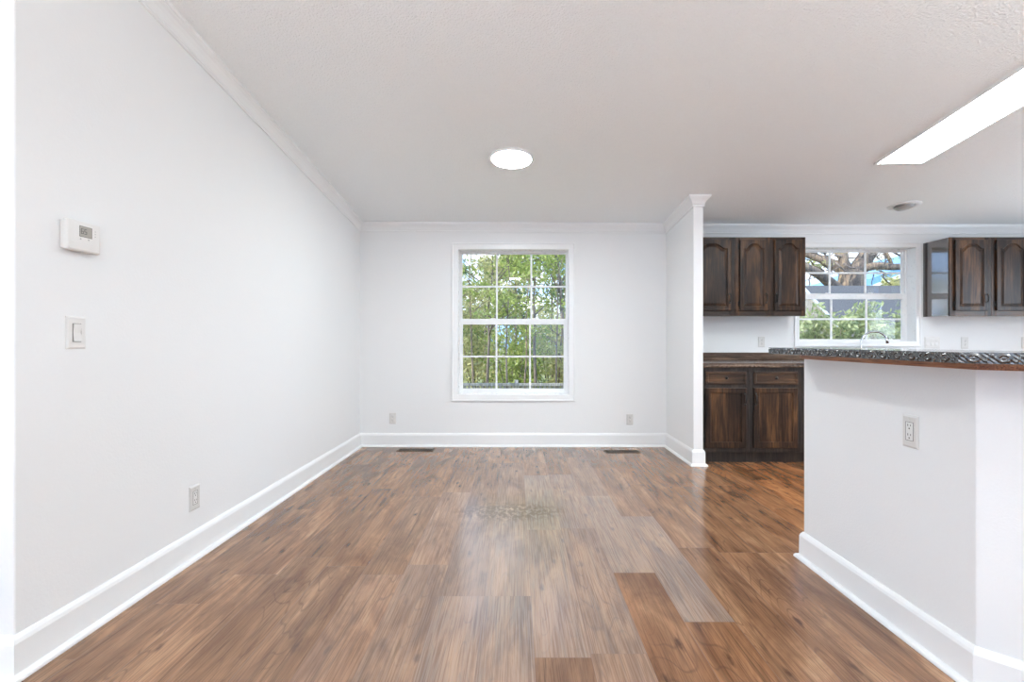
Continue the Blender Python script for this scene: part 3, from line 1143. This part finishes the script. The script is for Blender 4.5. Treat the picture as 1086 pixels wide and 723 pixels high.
# long fluorescent fixture, follows the slope of the ceiling toward the ridge
fx, fy0, fy1 = 2.86, 3.84, 1.35
root = empty('fluorescent_light')
root.location, root.rotation_euler = on_ceiling(fx, (fy0 + fy1) / 2)
L = (fy0 - fy1)
tag(root, 'long rectangular fluorescent light on the ceiling over the kitchen', 'ceiling light')
m = MB()
wf = 0.180
m.box(-wf, -wf + .014, -L / 2, L / 2, -.016, .012, .003)
m.box(wf - .014, wf, -L / 2, L / 2, -.016, .012, .003)
m.box(-wf, wf, L / 2 - .022, L / 2, -.0165, .012, .003)
m.box(-wf, wf, -L / 2, -L / 2 + .022, -.0165, .012, .003)
m.build('frame', M_trim, root)
MB().box(-wf + .014, wf - .014, -L / 2 + .022, L / 2 - .022, -.011, -.004).build('diffuser', M_tube, root)

root = empty('recessed_light')
root.location, root.rotation_euler = on_ceiling(3.70, 4.77)
tag(root, 'small round ceiling fitting with grey centre near the kitchen window', 'ceiling light')
MB().lathe([(.085, 0), (.135, 0), (.133, -.006), (.095, -.012), (.085, -.008)], Matrix.Identity(4), 48).build('trim_ring', M_trim, root)
MB().lathe([(.088, -.004), (.080, -.016), (.060, -.034), (.045, -.038), (0, -.036)], Matrix.Rotation(R(10), 4, 'Y'), 40).build('eyeball', M_grey, root)

# ------------------------------------------------------------------ cabinets


def arch(u):
    a = abs(u) / 0.86
    if a >= 1: return 0.0
    return 0.5 + 0.5 * math.cos(math.pi * a ** 1.7)


def door_mesh(x0, x1, z0, z1, yb, t, stile, archh, bottom=None, raised=True, top=None):
    """door face toward -Y. yb = y of back; front at yb - t"""
    NT, NS = 40, 4
    bottom = bottom or stile
    top = top or stile

    def outline(ins, a):
        X0, X1, Z0, Z1 = x0 + ins[0], x1 - ins[0], z0 + ins[1], z1 - ins[2]
        P = []
        for k in range(NS): P.append((X0, lerp(Z1 - a, Z0, k / NS)))
        for k in range(NS): P.append((lerp(X0, X1, k / NS), Z0))
        for k in range(NS): P.append((X1, lerp(Z0, Z1 - a, k / NS)))
        for k in range(NT):
            u = 1 - 2 * k / NT
            P.append((lerp(X0, X1, (u + 1) / 2), Z1 - a + a * arch(u)))
        return P
    f = yb - t
    loops = [([(p[0], yb, p[1]) for p in outline((0, 0, 0), 0)]),
             ([(p[0], f + .003, p[1]) for p in outline((0, 0, 0), 0)]),
             ([(p[0], f, p[1]) for p in outline((.004, .004, .004), 0)]),
             ([(p[0], f, p[1]) for p in outline((stile, bottom, top), archh)]),
             ([(p[0], f + .009, p[1]) for p in outline((stile + .006, bottom + .006, top + .006), archh)])]
    if raised:
        loops.append([(p[0], f + .0095, p[1]) for p in outline((stile + .010, bottom + .010, top + .010), archh)])
        loops.append([(p[0], f + .002, p[1]) for p in outline((stile + .034, bottom + .034, top + .034), archh)])
    b = bmesh.new()
    vv = [[b.verts.new(p) for p in l] for l in loops]
    n = len(loops[0])
    for a, c in zip(vv, vv[1:]):
        for i in range(n):
            j = (i + 1) % n
            b.faces.new((a[i], a[j], c[j], c[i]))
    b.faces.new(vv[-1])
    b.faces.new(vv[0][::-1])
    bmesh.ops.recalc_face_normals(b, faces=b.faces)
    m = MB(); m._join(b)
    return m


def pull(parent, x, z, y, ln=0.09):
    m = MB()
    pts = [(x, y, z + ln / 2 - .006), (x, y - .014, z + ln / 2 - .008), (x, y - .022, z + ln / 2 - .018), (x, y - .024, z), (x, y - .022, z - ln / 2 + .018), (x, y - .014, z - ln / 2 + .008), (x, y, z - ln / 2 + .006)]
    m.tube(pts, [.005, .005, .0048, .0062, .0048, .005, .005], 8)
    for s in (1, -1):
        m.box(x - .008, x + .008, y - .003, y + .001, z + s * ln / 2 - .010, z + s * ln / 2 + .010, .001)
    return m.build('handle', M_black, parent)


def hinge(parent, x, z, y):
    m = MB()
    m.tube([(x, y - .006, z - .024), (x, y - .006, z + .024)], .0045, 8)
    m.lathe([(0, 0), (.006, 0), (.004, .006), (0, .009)], Matrix.Translation((x, y - .006, z + .024)), 8)
    m.lathe([(0, 0), (.006, 0), (.004, -.006), (0, -.009)], Matrix.Translation((x, y - .006, z - .024)), 8)
    m.box(x - .012, x + .012, y - .002, y + .001, z - .022, z + .022, .0005)
    return m.build('hinge', M_black, parent)


UZ0, UZ1, UY = 1.393, 2.193, 5.07


def upper_cabinet(x0, x1, doors, label, side_gloss=False):
    """doors: (dx0, dx1, handle side -1/1)"""
    root = empty('wall_cabinet', (x0, BY, UZ0))
    tag(root, label, 'cabinet', 'dark wall cabinets')
    T = Matrix.Translation((-x0, -BY, -UZ0))
    m = MB()
    m.box(x0 + .0005, x1 - .0005, UY + .019, BY, UZ0 + .006, UZ1, .001)
    m.build('body', M_cabgl, root, M=T)
    # face frame
    m = MB()
    edges = [x0] + [v for d in doors for v in (d[0] + .012, d[1] - .012)] + [x1]
    for a, c in zip(edges[::2], edges[1::2]):
        m.box(a + .0005, c - .0005, UY, UY + .019, UZ0, UZ1, .0015)
    ff = m.build('face_frame', M_cab, root, M=T)
    for a, c in zip(edges[1::2], edges[2::2]):
        MB().box(a, c, UY + .0005, UY + .019, UZ0, UZ0 + .065, .001).build('bottom_rail', M_cabh, root, M=T)
        MB().box(a, c, UY + .0005, UY + .019, UZ1 - .042, UZ1, .001).build('top_rail', M_cabh, root, M=T)
    for d0, d1, hs in doors:
        m = door_mesh(d0, d1, UZ0 + .054, UZ1 - .030, UY - .001, .020, .038, .052, bottom=.040, top=.036)
        d = m.build('door', M_cab, root, M=T)
        yf = UY - .021 - BY
        hx = (d1 - .016 if hs > 0 else d0 + .016) - x0
        pull(d, hx, UZ0 + .054 + .125 - UZ0, yf)
        kx = (d0 - .003 if hs > 0 else d1 + .003) - x0
        for zz in (.054 + .07, .80 - .030 - .07):
            hinge(d, kx, zz, UY - BY - .004)
    return root


M_cabgl = wood_mat('sealed_dark_oak_side', (0.022, 0.014, 0.011), (0.045, 0.027, 0.02), (0.085, 0.05, 0.033), rough=0.10, seed=5, spec=1.0)
_b = M_cabgl.node_tree.nodes['Principled BSDF']
_b.inputs['Coat Weight'].default_value = 1.0
_b.inputs['Coat IOR'].default_value = 1.9
_b.inputs['Coat Roughness'].default_value = 0.08
upper_cabinet(1.706, 2.212, [(1.780, 2.168, 1)], 'dark wall cabinet with one wide door, touching the white partition stub')
upper_cabinet(2.212, 2.930, [(2.256, 2.538, 1), (2.607, 2.897, -1)], 'dark two-door wall cabinet just left of the kitchen window')
upper_cabinet(4.391, 4.815, [(4.437, 4.762, 1)], 'dark one-door wall cabinet just right of the kitchen window')
upper_cabinet(4.815, 5.560, [(4.855, 5.170, 1), (5.210, 5.520, -1)], 'dark wall cabinet cut by the right edge of the photo')

BYF, BZ1 = 4.648, 0.900   # base face frame front


def base_cabinet(x0, x1, doors, label):
    root = empty('base_cabinet', (x0, BYF, 0))
    tag(root, label, 'cabinet', 'dark base cabinets')
    T = Matrix.Translation((-x0, -BYF, 0))
    m = MB()
    m.box(x0 + .0005, x1 - .0005, BYF + .019, BY - .001, .105, BZ1, .001)
    m.build('body', M_cabbase, root, M=T)
    MB().box(x0 + .0005, x1 - .0005, BYF + .062, BYF + .080, 0, .105).build('toe_kick', M_cabbase, root, M=T)
    m = MB()
    edges = [x0] + [v for d in doors for v in (d[0] + .012, d[1] - .012)] + [x1]
    for a, c in zip(edges[::2], edges[1::2]):
        m.box(a + .0005, c - .0005, BYF, BYF + .019, .105, BZ1, .0015)
    for a, c in zip(edges[1::2], edges[2::2]):
        m.box(a, c, BYF + .0005, BYF + .019, .105, .163, .001)
        m.box(a, c, BYF + .0005, BYF + .019, .692, .752, .001)
        m.box(a, c, BYF + .0005, BYF + .019, .845, BZ1, .001)
    m.build('face_frame', M_cabbase, root, M=T)
    for d0, d1, hs in doors:
        m = door_mesh(d0, d1, .149, .705, BYF - .001, .020, .045, 0.0, bottom=.052, raised=False)
        d = m.build('door', M_cab, root, M=T)
        hx = (d1 - .016 if hs > 0 else d0 + .016) - x0
        pull(d, hx, .603, -.021, .105)
        kx = (d0 - .003 if hs > 0 else d1 + .003) - x0
        for zz in (.22, .62):
            hinge(d, kx, zz, -.004)
        m = door_mesh(d0, d1, .736, .856, BYF - .001, .020, .020, 0.0, bottom=.020, raised=False)
        w_ = m.build('drawer', M_cabh, root, M=T)
        xc = (d0 + d1) / 2 - x0
        MB().lathe([(0, 0), (.006, 0), (.005, .010), (.013, .016), (.014, .021), (.009, .026), (0, .027)],
                   Matrix.Translation((xc, -.012, .798)) @ Matrix.Rotation(R(90), 4, 'X'), 16).build('knob', M_black, w_)
    return root


base_cabinet(1.706, 2.165, [(1.752, 2.130, 1)], 'dark base cabinet with drawer over door, beside the partition stub')
base_cabinet(2.165, 2.650, [(2.199, 2.606, -1)], 'dark base cabinet with drawer over door, half hidden by the breakfast bar')
for (a, c, lb) in ((2.650, 3.10, 'dark base cabinet behind the breakfast bar, left of the sink'), ):
    base_cabinet(a, c, [(a + .04, c - .04, 1)], lb)
base_cabinet(3.10, 4.20, [(3.14, 3.63, 1), (3.67, 4.16, -1)], 'dark double base cabinet under the kitchen sink faucet')

# kitchen counter with embossed edge and backsplash
CX0, CX1, CF = 1.705, 4.20, 4.605
root = empty('kitchen_countertop', (CX0, BY, 0.9))
tag(root, 'brown laminate kitchen countertop with embossed edge and backsplash along the window wall', 'countertop')
T = Matrix.Translation((-CX0, -BY, -0.9))
MB().box(CX0, CX1, CF, BY - .001, .9005, .936, .003).build('slab', M_counter, root, M=T)
MB().box(CX0, CX1, BY - .020, BY - .001, .936, 1.016, .002).build('backsplash', M_counter, root, M=T)
m = MB()


def relief2(u, v):
    y = (v - .5) * 2
    s = (u / 0.042) % 1.0 - .5
    return 0.006 * math.exp(-(s / .28) ** 2 - ((y + .2) / .6) ** 2) + 0.0025 * math.sin(u * 500 + v * 6) * (1 - v)


relief_strip(m, (CX0, CF - .0006, 0), (CX1, CF - .0006, 0), .896, .930, (0, -1), step=.005, rows=8, fun=relief2)
m.build('embossed_edge', M_counter, root, M=T)
m = MB()
relief_strip(m, (CX0, BY - .0206, 0), (CX1, BY - .0206, 0), .938, 1.012, (0, -1), step=.007, rows=10, fun=lambda u, v: 0.35 * relief(u, v) + .0012 * math.sin(u * 300) * math.sin(v * 14))
m.build('embossed_face', M_counter, root, M=T)

# faucet
fx, fy, fz = 3.632, 5.27, 0.936
root = empty('kitchen_faucet', (fx, fy, fz))
tag(root, 'chrome gooseneck kitchen faucet in front of the kitchen window', 'faucet')
MB().lathe([(0, 0), (.028, 0), (.028, .006), (.020, .014), (.017, .05), (.0155, .055), (0, .055)], Matrix.Identity(4), 24).build('base', M_chrome, root)
pts = [(0, 0, .05), (0, 0, .12), (0.0, 0, .185)]
for k in range(1, 15):
    a = math.pi * k / 16
    pts.append((.132 - .132 * math.cos(a), -.02 * k / 14, .185 + .118 * math.sin(a)))
MB().tube(pts, .0105, 12).build('spout', M_chrome, root)
px_, py_, pz_ = pts[-1]
MB().tube([(px_ - .004, py_, pz_ + .012), (px_ + .010, py_, pz_ - .050)], [.014, .0155], 14).build('spray_head', M_chrome, root)
m = MB().tube([(0.015, 0, .035), (.05, -.01, .05), (.085, -.015, .075)], [.008, .006, .0045], 10)
m.build('lever', M_chrome, root)

# ------------------------------------------------------------------ outdoors
GZ = -0.9
m = MB()
m.box(-60, 80, BY + WT + .05, 120, GZ - .3, GZ)
struct(m.build('ground', M_grass))


def leaves(m, centers, n, size, rnd, flat=0.0):
    """n leaf quads spread over ellipsoids: centers = (x, y, z, rx, ry, rz)"""
    b = bmesh.new()
    tot = sum(c[3] * c[4] * c[5] for c in centers) or 1
    for c in centers:
        k = max(6, int(n * c[3] * c[4] * c[5] / tot))
        for _ in range(k):
            while True:
                u = Vector((rnd.uniform(-1, 1), rnd.uniform(-1, 1), rnd.uniform(-1, 1)))
                if u.length <= 1: break
            u = u * (0.55 + 0.45 * rnd.random())
            p = Vector((c[0] + u.x * c[3], c[1] + u.y * c[4], c[2] + u.z * c[5]))
            s = size * rnd.uniform(.6, 1.3)
            d = Vector((rnd.uniform(-1, 1), rnd.uniform(-1, 1), rnd.uniform(-1, .6))).normalized()
            e1 = d.orthogonal().normalized()
            e1 = (Matrix.Rotation(rnd.uniform(0, 6.28), 3, d) @ e1)
            e2 = d.cross(e1)
            q = [p - e1 * s, p + e2 * s * .42 + d * s * .08, p + e1 * s, p - e2 * s * .42 + d * s * .08]
            b.faces.new([b.verts.new(v) for v in q])
    m._join(b)
    return m


def tree(x, y, h, tr, crown, n, size, lm, bm_, label, seed, lean=0.0, group='trees beyond the fence', branches=7):
    rnd = random.Random(seed)
    root = empty('tree', (x, y, GZ))
    tag(root, label, 'tree', group)
    m = MB()
    pts, rs = [], []
    for k in range(8):
        f = k / 7
        pts.append((lean * f * h + rnd.uniform(-.06, .06) * f * 2, rnd.uniform(-.05, .05) * f, f * h))
        rs.append(tr * .72 * (1 - .75 * f))
    m.tube(pts, rs, 8)
    cs = []
    for k in range(branches):
        f = rnd.uniform(.35, .95)
        a = rnd.uniform(0, 6.28)
        L_ = crown * rnd.uniform(.5, 1.0)
        p = Vector((lean * f * h, 0, f * h))
        q = p + Vector((math.cos(a) * L_, math.sin(a) * L_, L_ * rnd.uniform(.2, .8)))
        mid = p.lerp(q, .5) + Vector((0, 0, .12 * L_))
        m.tube([p, mid, q], [tr * .32, tr * .22, tr * .07], 5)
        cs.append((q.x, q.y, q.z, crown * rnd.uniform(.3, .55), crown * rnd.uniform(.3, .55), crown * rnd.uniform(.22, .42)))
        cs.append((mid.x, mid.y, mid.z + .1, crown * .28, crown * .28, crown * .22))
    m.build('trunk', bm_, root)
    leaves(MB(), cs, n, size, rnd).build('foliage', lm, root)
    return root


def shrub(x, y, w, h, n, size, lm, label, seed, group, cat='shrub', d=None, name='shrub'):
    rnd = random.Random(seed)
    root = empty(name, (x, y, GZ))
    tag(root, label, cat, group)
    m = MB()
    cs = []
    d = d or w * .7
    for k in range(9):
        a = rnd.uniform(-1, 1)
        top = h * rnd.uniform(.55, .92)
        px, py = a * w * .42, rnd.uniform(-.4, .4) * d
        m.tube([(px * .3, py * .3, 0), (px * .8, py * .8, top * .5), (px, py, top)], [.025, .018, .006], 5)
        cs.append((px, py, top, w * .24, d * .35, h * .14))
        cs.append((px * .9, py * .9, top * .66, w * .26, d * .38, h * .2))
        cs.append((px * .8, py * .8, top * .3, w * .26, d * .38, h * .2))
    m.build('stem', M_bark, root)
    leaves(MB(), cs, n, size, rnd).build('foliage', lm, root)
    return root


# low fence seen through the tall window
root = empty('picket_fence', (0, 14, GZ))
tag(root, 'low weathered grey wooden fence in the yard seen through the tall window', 'fence')
m = MB()
fh = 0.88
m.box(-7, 7, -.03, .03, fh - .10, fh - .02, .004)
m.box(-7, 7, -.03, .03, .2, .28, .004)
m.build('rail', M_fence, root)
m = MB()
k = -7.0
rnd = random.Random(4)
while k < 7:
    m.box(k, k + .085, .03, .05, .04, fh - .06 + rnd.uniform(-.04, .05), .003)
    k += .125
m.build('pickets', M_fence, root)
for k in range(7):
    MB().box(-7 + 2.33 * k - .05, -7 + 2.33 * k + .05, .05, .15, 0, fh + .06, .006).build('post', M_fence, root)

# woods behind it: (x, y, height, trunk, crown, leaves, size, material, label)
TL = [
    (-2.45, 12.8, 3.9, .06, 1.3, 1800, .07, M_leaf_y, 'yellowing tree at the left of the tall window view'),
    (1.75, 10.8, 7.0, .06, 1.6, 2200, .075, M_leaf, 'bright green tree whose crown fills the right panes of the tall window'),
    (-1.0, 16.8, 5.2, .08, 2.1, 1500, .09, M_leaf, 'slim tree behind the fence, left of the window centre'),
    (0.65, 17.2, 6.0, .09, 1.6, 1200, .09, M_leaf, 'slim dark trunk just right of the window centre'),
    (1.75, 16.0, 9.5, .10, 2.1, 2000, .09, M_leaf, 'leaning dark-trunked tree in the right panes'),
    (-2.8, 19.5, 5.0, .10, 2.3, 2300, .11, M_leaf_y, 'tall yellow-green tree behind the left panes'),
    (2.9, 20.5, 9.5, .12, 2.7, 2400, .11, M_leaf, 'tall green tree behind the right panes'),
    (0.0, 23.0, 7.0, .10, 2.3, 2000, .12, M_leaf_y, 'distant tree in the middle of the woods'),
    (-4.8, 22.0, 10., .14, 3.0, 2400, .13, M_leaf_d, 'dark green tree far left in the woods'),
    (5.2, 22.0, 10., .14, 3.0, 2400, .13, M_leaf_d, 'dark green tree far right in the woods'),
    (-1.7, 27.0, 8.0, .13, 2.8, 2200, .14, M_leaf_d, 'dark distant tree left of centre in the woods'),
    (2.0, 28.0, 8.0, .13, 2.9, 2200, .14, M_leaf_d, 'dark distant tree right of centre in the woods'),
]
for i, (x, y, h, tr, cw, n, s, lm, lb) in enumerate(TL):
    tree(x, y, h, tr, cw, n, s, lm, M_bark, lb, 100 + i, lean=(-.10 if i == 4 else random.Random(i).uniform(-.03, .03)), branches=10)
# thin bare saplings
for i, (x, y, lb) in enumerate([(-1.9, 15.2, 'leftmost thin sapling behind the fence'), (-1.35, 15.6, 'second thin sapling behind the fence from the left'),
                                (-0.3, 15.3, 'thin sapling behind the fence near the window centre'), (0.25, 15.8, 'pale thin sapling in the middle pane'),
                                (1.15, 15.1, 'thin sapling left of the leaning tree'), (1.5, 18.2, 'farthest thin sapling in the right pane')]):
    tree(x, y, 5.5, .045, 1.1, 420, .075, M_leaf_y if i % 2 else M_leaf, M_bark_w if i % 2 else M_bark, lb, 300 + i, lean=(-.04 + .02 * i), group='saplings behind the fence', branches=9)
for i, (x, y, w, h, mt, lb) in enumerate([(-3.1, 17.5, 2.6, 2.3, M_leaf_y, 'yellow-green bush behind the fence at the left'), (-0.2, 19.2, 3.2, 2.6, M_leaf, 'bright green bush behind the fence at the centre'),
        (-1.6, 20.5, 3.4, 3.6, M_leaf_y, 'tall olive thicket left of centre behind the fence'), (1.4, 21.5, 3.6, 3.8, M_leaf_y, 'tall olive thicket right of centre behind the fence'), (3.6, 22.5, 3.2, 3.8, M_leaf_d, 'dark thicket behind the olive bush at the right'), (-3.6, 23.5, 3.4, 4.2, M_leaf_d, 'dark thicket behind the yellow-green bush at the left'),
                                       (2.4, 18.4, 2.8, 2.0, M_leaf_y, 'olive bush behind the fence at the right'), (-5.4, 16.5, 2.8, 2.6, M_leaf_d, 'dark bush far left behind the fence'), (5.6, 17., 3.0, 2.5, M_leaf_d, 'dark bush far right behind the fence')]):
    shrub(x, y, w, h, 2600, .085, mt, lb, 400 + i, 'bushes behind the fence')
# far tree line closing the view
for i, (x, w, h) in enumerate([(-12, 9, 6.5), (-4.5, 8, 5.6), (3.0, 8, 5.8), (10.5, 9, 6.5), (18, 9, 6), (27, 10, 6), (36, 11, 6.5)]):
    lb = ['first', 'second', 'third', 'fourth', 'fifth', 'sixth', 'seventh'][i]
    shrub(x, 42, w, h, 5200, .20, (M_leaf_d, M_leaf, M_leaf_y)[i % 3], lb + ' thicket from the left in the far tree line', 500 + i, 'far tree line', 'thicket', d=2.5, name='thicket')

# kitchen window view: hedge, shed, board gable, big oak, neighbouring house
for i, (x, y, w, h, lb) in enumerate([(4.95, 8.6, 1.5, 2.35, 'leftmost leafy shrub outside the kitchen window'), (5.75, 8.9, 1.4, 2.75, 'tall leafy shrub second from the left outside the kitchen window'),
                                      (6.45, 8.7, 1.3, 2.45, 'low leafy shrub right of centre outside the kitchen window'), (7.1, 8.9, 1.4, 2.85, 'rightmost leafy shrub outside the kitchen window')]):
    shrub(x, y, w, h + .15, 7500, .055, M_leaf_h, lb, 600 + i, 'shrubs outside the kitchen window', name='hedge_shrub', d=1.0)

root = empty('shed', (8.6, 12, GZ))
tag(root, 'grey shingled shed behind the shrubs outside the kitchen window', 'shed')
MB().box(-1.5, 3.2, .3, 3.7, 0, 2.5).build('wall', M_board, root)
m = MB()
b = bmesh.new()
P = [(-1.9, 0, 2.42), (3.5, 0, 2.42), (3.5, 2.0, 3.50), (-1.9, 2.0, 3.50), (3.5, 4.0, 2.42), (-1.9, 4.0, 2.42)]
v = [b.verts.new(p) for p in P]
k = [b.verts.new((p[0], p[1], p[2] + .09)) for p in P]
b.faces.new((v[0], v[1], v[2], v[3])); b.faces.new((v[3], v[2], v[4], v[5]))
b.faces.new((k[0], k[1], k[2], k[3])); b.faces.new((k[3], k[2], k[4], k[5]))
for a_, c_ in ((0, 1), (1, 2), (2, 4), (4, 5), (5, 3), (3, 0)):
    b.faces.new((v[a_], v[c_], k[c_], k[a_]))
bmesh.ops.recalc_face_normals(b, faces=b.faces)
m._join(b); m.build('roof', M_shingle, root)

root = empty('garden_shed', (6.05, 10.6, GZ))
tag(root, 'tan board shed with white gable trim at the left of the kitchen window view', 'shed')
b = bmesh.new()
P = [(-1.1, 0), (.72, 0), (.72, 2.35), (-.19, 3.35), (-1.1, 2.35)]
v = [b.verts.new((p[0], 0, p[1])) for p in P]; k = [b.verts.new((p[0], 1.1, p[1])) for p in P]
b.faces.new(v); b.faces.new(k[::-1])
for q in range(5):
    b.faces.new((v[q], v[(q + 1) % 5], k[(q + 1) % 5], k[q]))
bmesh.ops.recalc_face_normals(b, faces=b.faces)
m = MB(); m._join(b); m.build('wall', M_board, root)
for s in (1, -1):
    m = MB()
    a0_, a1_ = Vector((-.19, 0, 3.42)), Vector((-.19 + s * 1.05, 0, 2.26))
    b = bmesh.new()
    vs = []
    for p in (a0_, a1_):
        for yy in (-.06, 1.2):
            for dz in (0, -.08):
                vs.append(b.verts.new((p.x, yy, p.z + dz)))
    for f in ((0, 1, 3, 2), (4, 6, 7, 5), (0, 2, 6, 4), (1, 5, 7, 3), (0, 4, 5, 1), (2, 3, 7, 6)):
        b.faces.new([vs[i] for i in f])
    bmesh.ops.recalc_face_normals(b, faces=b.faces)
    m._join(b)
    m.build('roof_edge', M_white, root)

# big bare oak
TY = 16.5


def kp(px, py, Y=TY):
    return Vector(((px - 548) * Y / 530, Y, CAMZ - (py - 361.5) * Y / 530))


root = empty('oak_tree', (kp(903, 300).x, TY, GZ))
tag(root, 'massive light-barked tree with spreading bare limbs outside the kitchen window', 'tree')
T = Matrix.Translation((-root.location.x, -TY, -GZ))
m = MB()


def limb(pl, r0, r1, n=9, dep=0.0):
    P = [kp(a, b_) for a, b_ in pl]
    for i_, p in enumerate(P):
        p.y += dep * i_ / (len(P) - 1)
    # smooth
    Q = []
    for i_ in range(len(P) - 1):
        for q in range(4):
            t_ = q / 4
            p0 = P[max(i_ - 1, 0)]; p1 = P[i_]; p2 = P[i_ + 1]; p3 = P[min(i_ + 2, len(P) - 1)]
            Q.append(0.5 * ((2 * p1) + (-p0 + p2) * t_ + (2 * p0 - 5 * p1 + 4 * p2 - p3) * t_ ** 2 + (-p0 + 3 * p1 - 3 * p2 + p3) * t_ ** 3))
    Q.append(P[-1])
    m.tube(Q, [lerp(r0, r1, i_ / (len(Q) - 1)) for i_ in range(len(Q))], n)
    return Q


limb([(903, 427), (903, 380), (902, 330), (902, 305), (904, 288)], .48, .36, 14)
limb([(904, 292), (912, 280), (921, 262), (928, 235), (940, 190)], .26, .10)
limb([(900, 294), (895, 280), (894, 266), (890, 240), (885, 190)], .20, .08)
limb([(903, 292), (892, 281), (880, 272), (862, 262), (840, 240)], .22, .06, dep=1)
limb([(896, 322), (885, 310), (868, 300), (852, 293), (820, 280)], .22, .12, dep=-1)
limb([(908, 288), (922, 283), (938, 285), (955, 283), (985, 272)], .15, .07, dep=-.8)
limb([(910, 284), (926, 275), (938, 266), (955, 250), (980, 225)], .17, .06, dep=1)
limb([(938, 266), (943, 274), (948, 283), (958, 281)], .07, .04)
limb([(904, 290), (906, 276), (905, 255), (912, 220)], .12, .05, dep=1.5)
m.build('trunk', M_bark_w, root, M=T)
m = MB()
rnd = random.Random(9)
for q in range(230):
    a_ = rnd.uniform(845, 985); b_ = rnd.uniform(215, 292)
    p = [(a_, b_)]
    an = rnd.uniform(0, 6.28)
    for _ in range(3):
        an += rnd.uniform(-.7, .7)
        p.append((p[-1][0] + math.cos(an) * 7, p[-1][1] + math.sin(an) * 5))
    r_ = rnd.uniform(.018, .045)
    P = [kp(*z) for z in p]
    dd = rnd.uniform(-1.5, 1.5)
    for z in P: z.y += dd
    m.tube(P, [r_, r_ * .8, r_ * .6, r_ * .3], 4)
m.build('twigs', M_bark, root, M=T)
cs = []
for q in range(46):
    p = kp(rnd.uniform(840, 990), rnd.uniform(215, 290))
    cs.append((p.x, p.y + rnd.uniform(-1.5, 1.5), p.z, .30, .30, .16))
leaves(MB(), cs, 1500, .045, rnd).build('foliage', M_leaf_y, root, M=T)

# neighbouring house far behind
HY = 30.0
root = empty('neighbour_house', (kp(950, 300, HY).x + 3, HY, GZ))
tag(root, 'distant tan house with blue gable roof at the right of the kitchen window', 'house')
b = bmesh.new()
P = [(-4.2, 0), (6, 0), (6, 5.4), (.9, 7.4), (-4.2, 5.4)]
v = [b.verts.new((p[0], 0, p[1])) for p in P]; k = [b.verts.new((p[0], 7, p[1])) for p in P]
b.faces.new(v); b.faces.new(k[::-1])
for q in range(5):
    b.faces.new((v[q], v[(q + 1) % 5], k[(q + 1) % 5], k[q]))
bmesh.ops.recalc_face_normals(b, faces=b.faces)
m = MB(); m._join(b); m.build('wall', M_tan, root)
for nm, mt, dz0, dz1, y0_, y1_ in (('roof', M_blue, .55, .14, -.5, 7.4), ('fascia', M_white, .14, -.12, -.55, -.45)):
    m = MB()
    for s in (1, -1):
        ex, ez = .9 + s * 5.7, 5.18
        b = bmesh.new()
        vs = []
        for (px, pz) in ((.9, 7.42), (ex, ez)):
            for yy in (y0_, y1_):
                for dz in (dz0, dz1):
                    vs.append(b.verts.new((px, yy, pz + dz)))
        for f in ((0, 1, 3, 2), (4, 6, 7, 5), (0, 2, 6, 4), (1, 5, 7, 3), (0, 4, 5, 1), (2, 3, 7, 6)):
            b.faces.new([vs[i] for i in f])
        bmesh.ops.recalc_face_normals(b, faces=b.faces)
        m._join(b)
    m.build(nm, mt, root)
tree(18.1, 25, 4.4, .12, 1.3, 1400, .12, M_leaf_y, M_bark, 'rounded pale tree in front of the distant blue-roofed house', 777, group='trees near the neighbouring house')
tree(14.2, 26, 6.0, .12, 2.0, 1500, .12, M_leaf_y, M_bark, 'pale tree left of the massive bare-limbed tree', 778, group='trees near the neighbouring house')
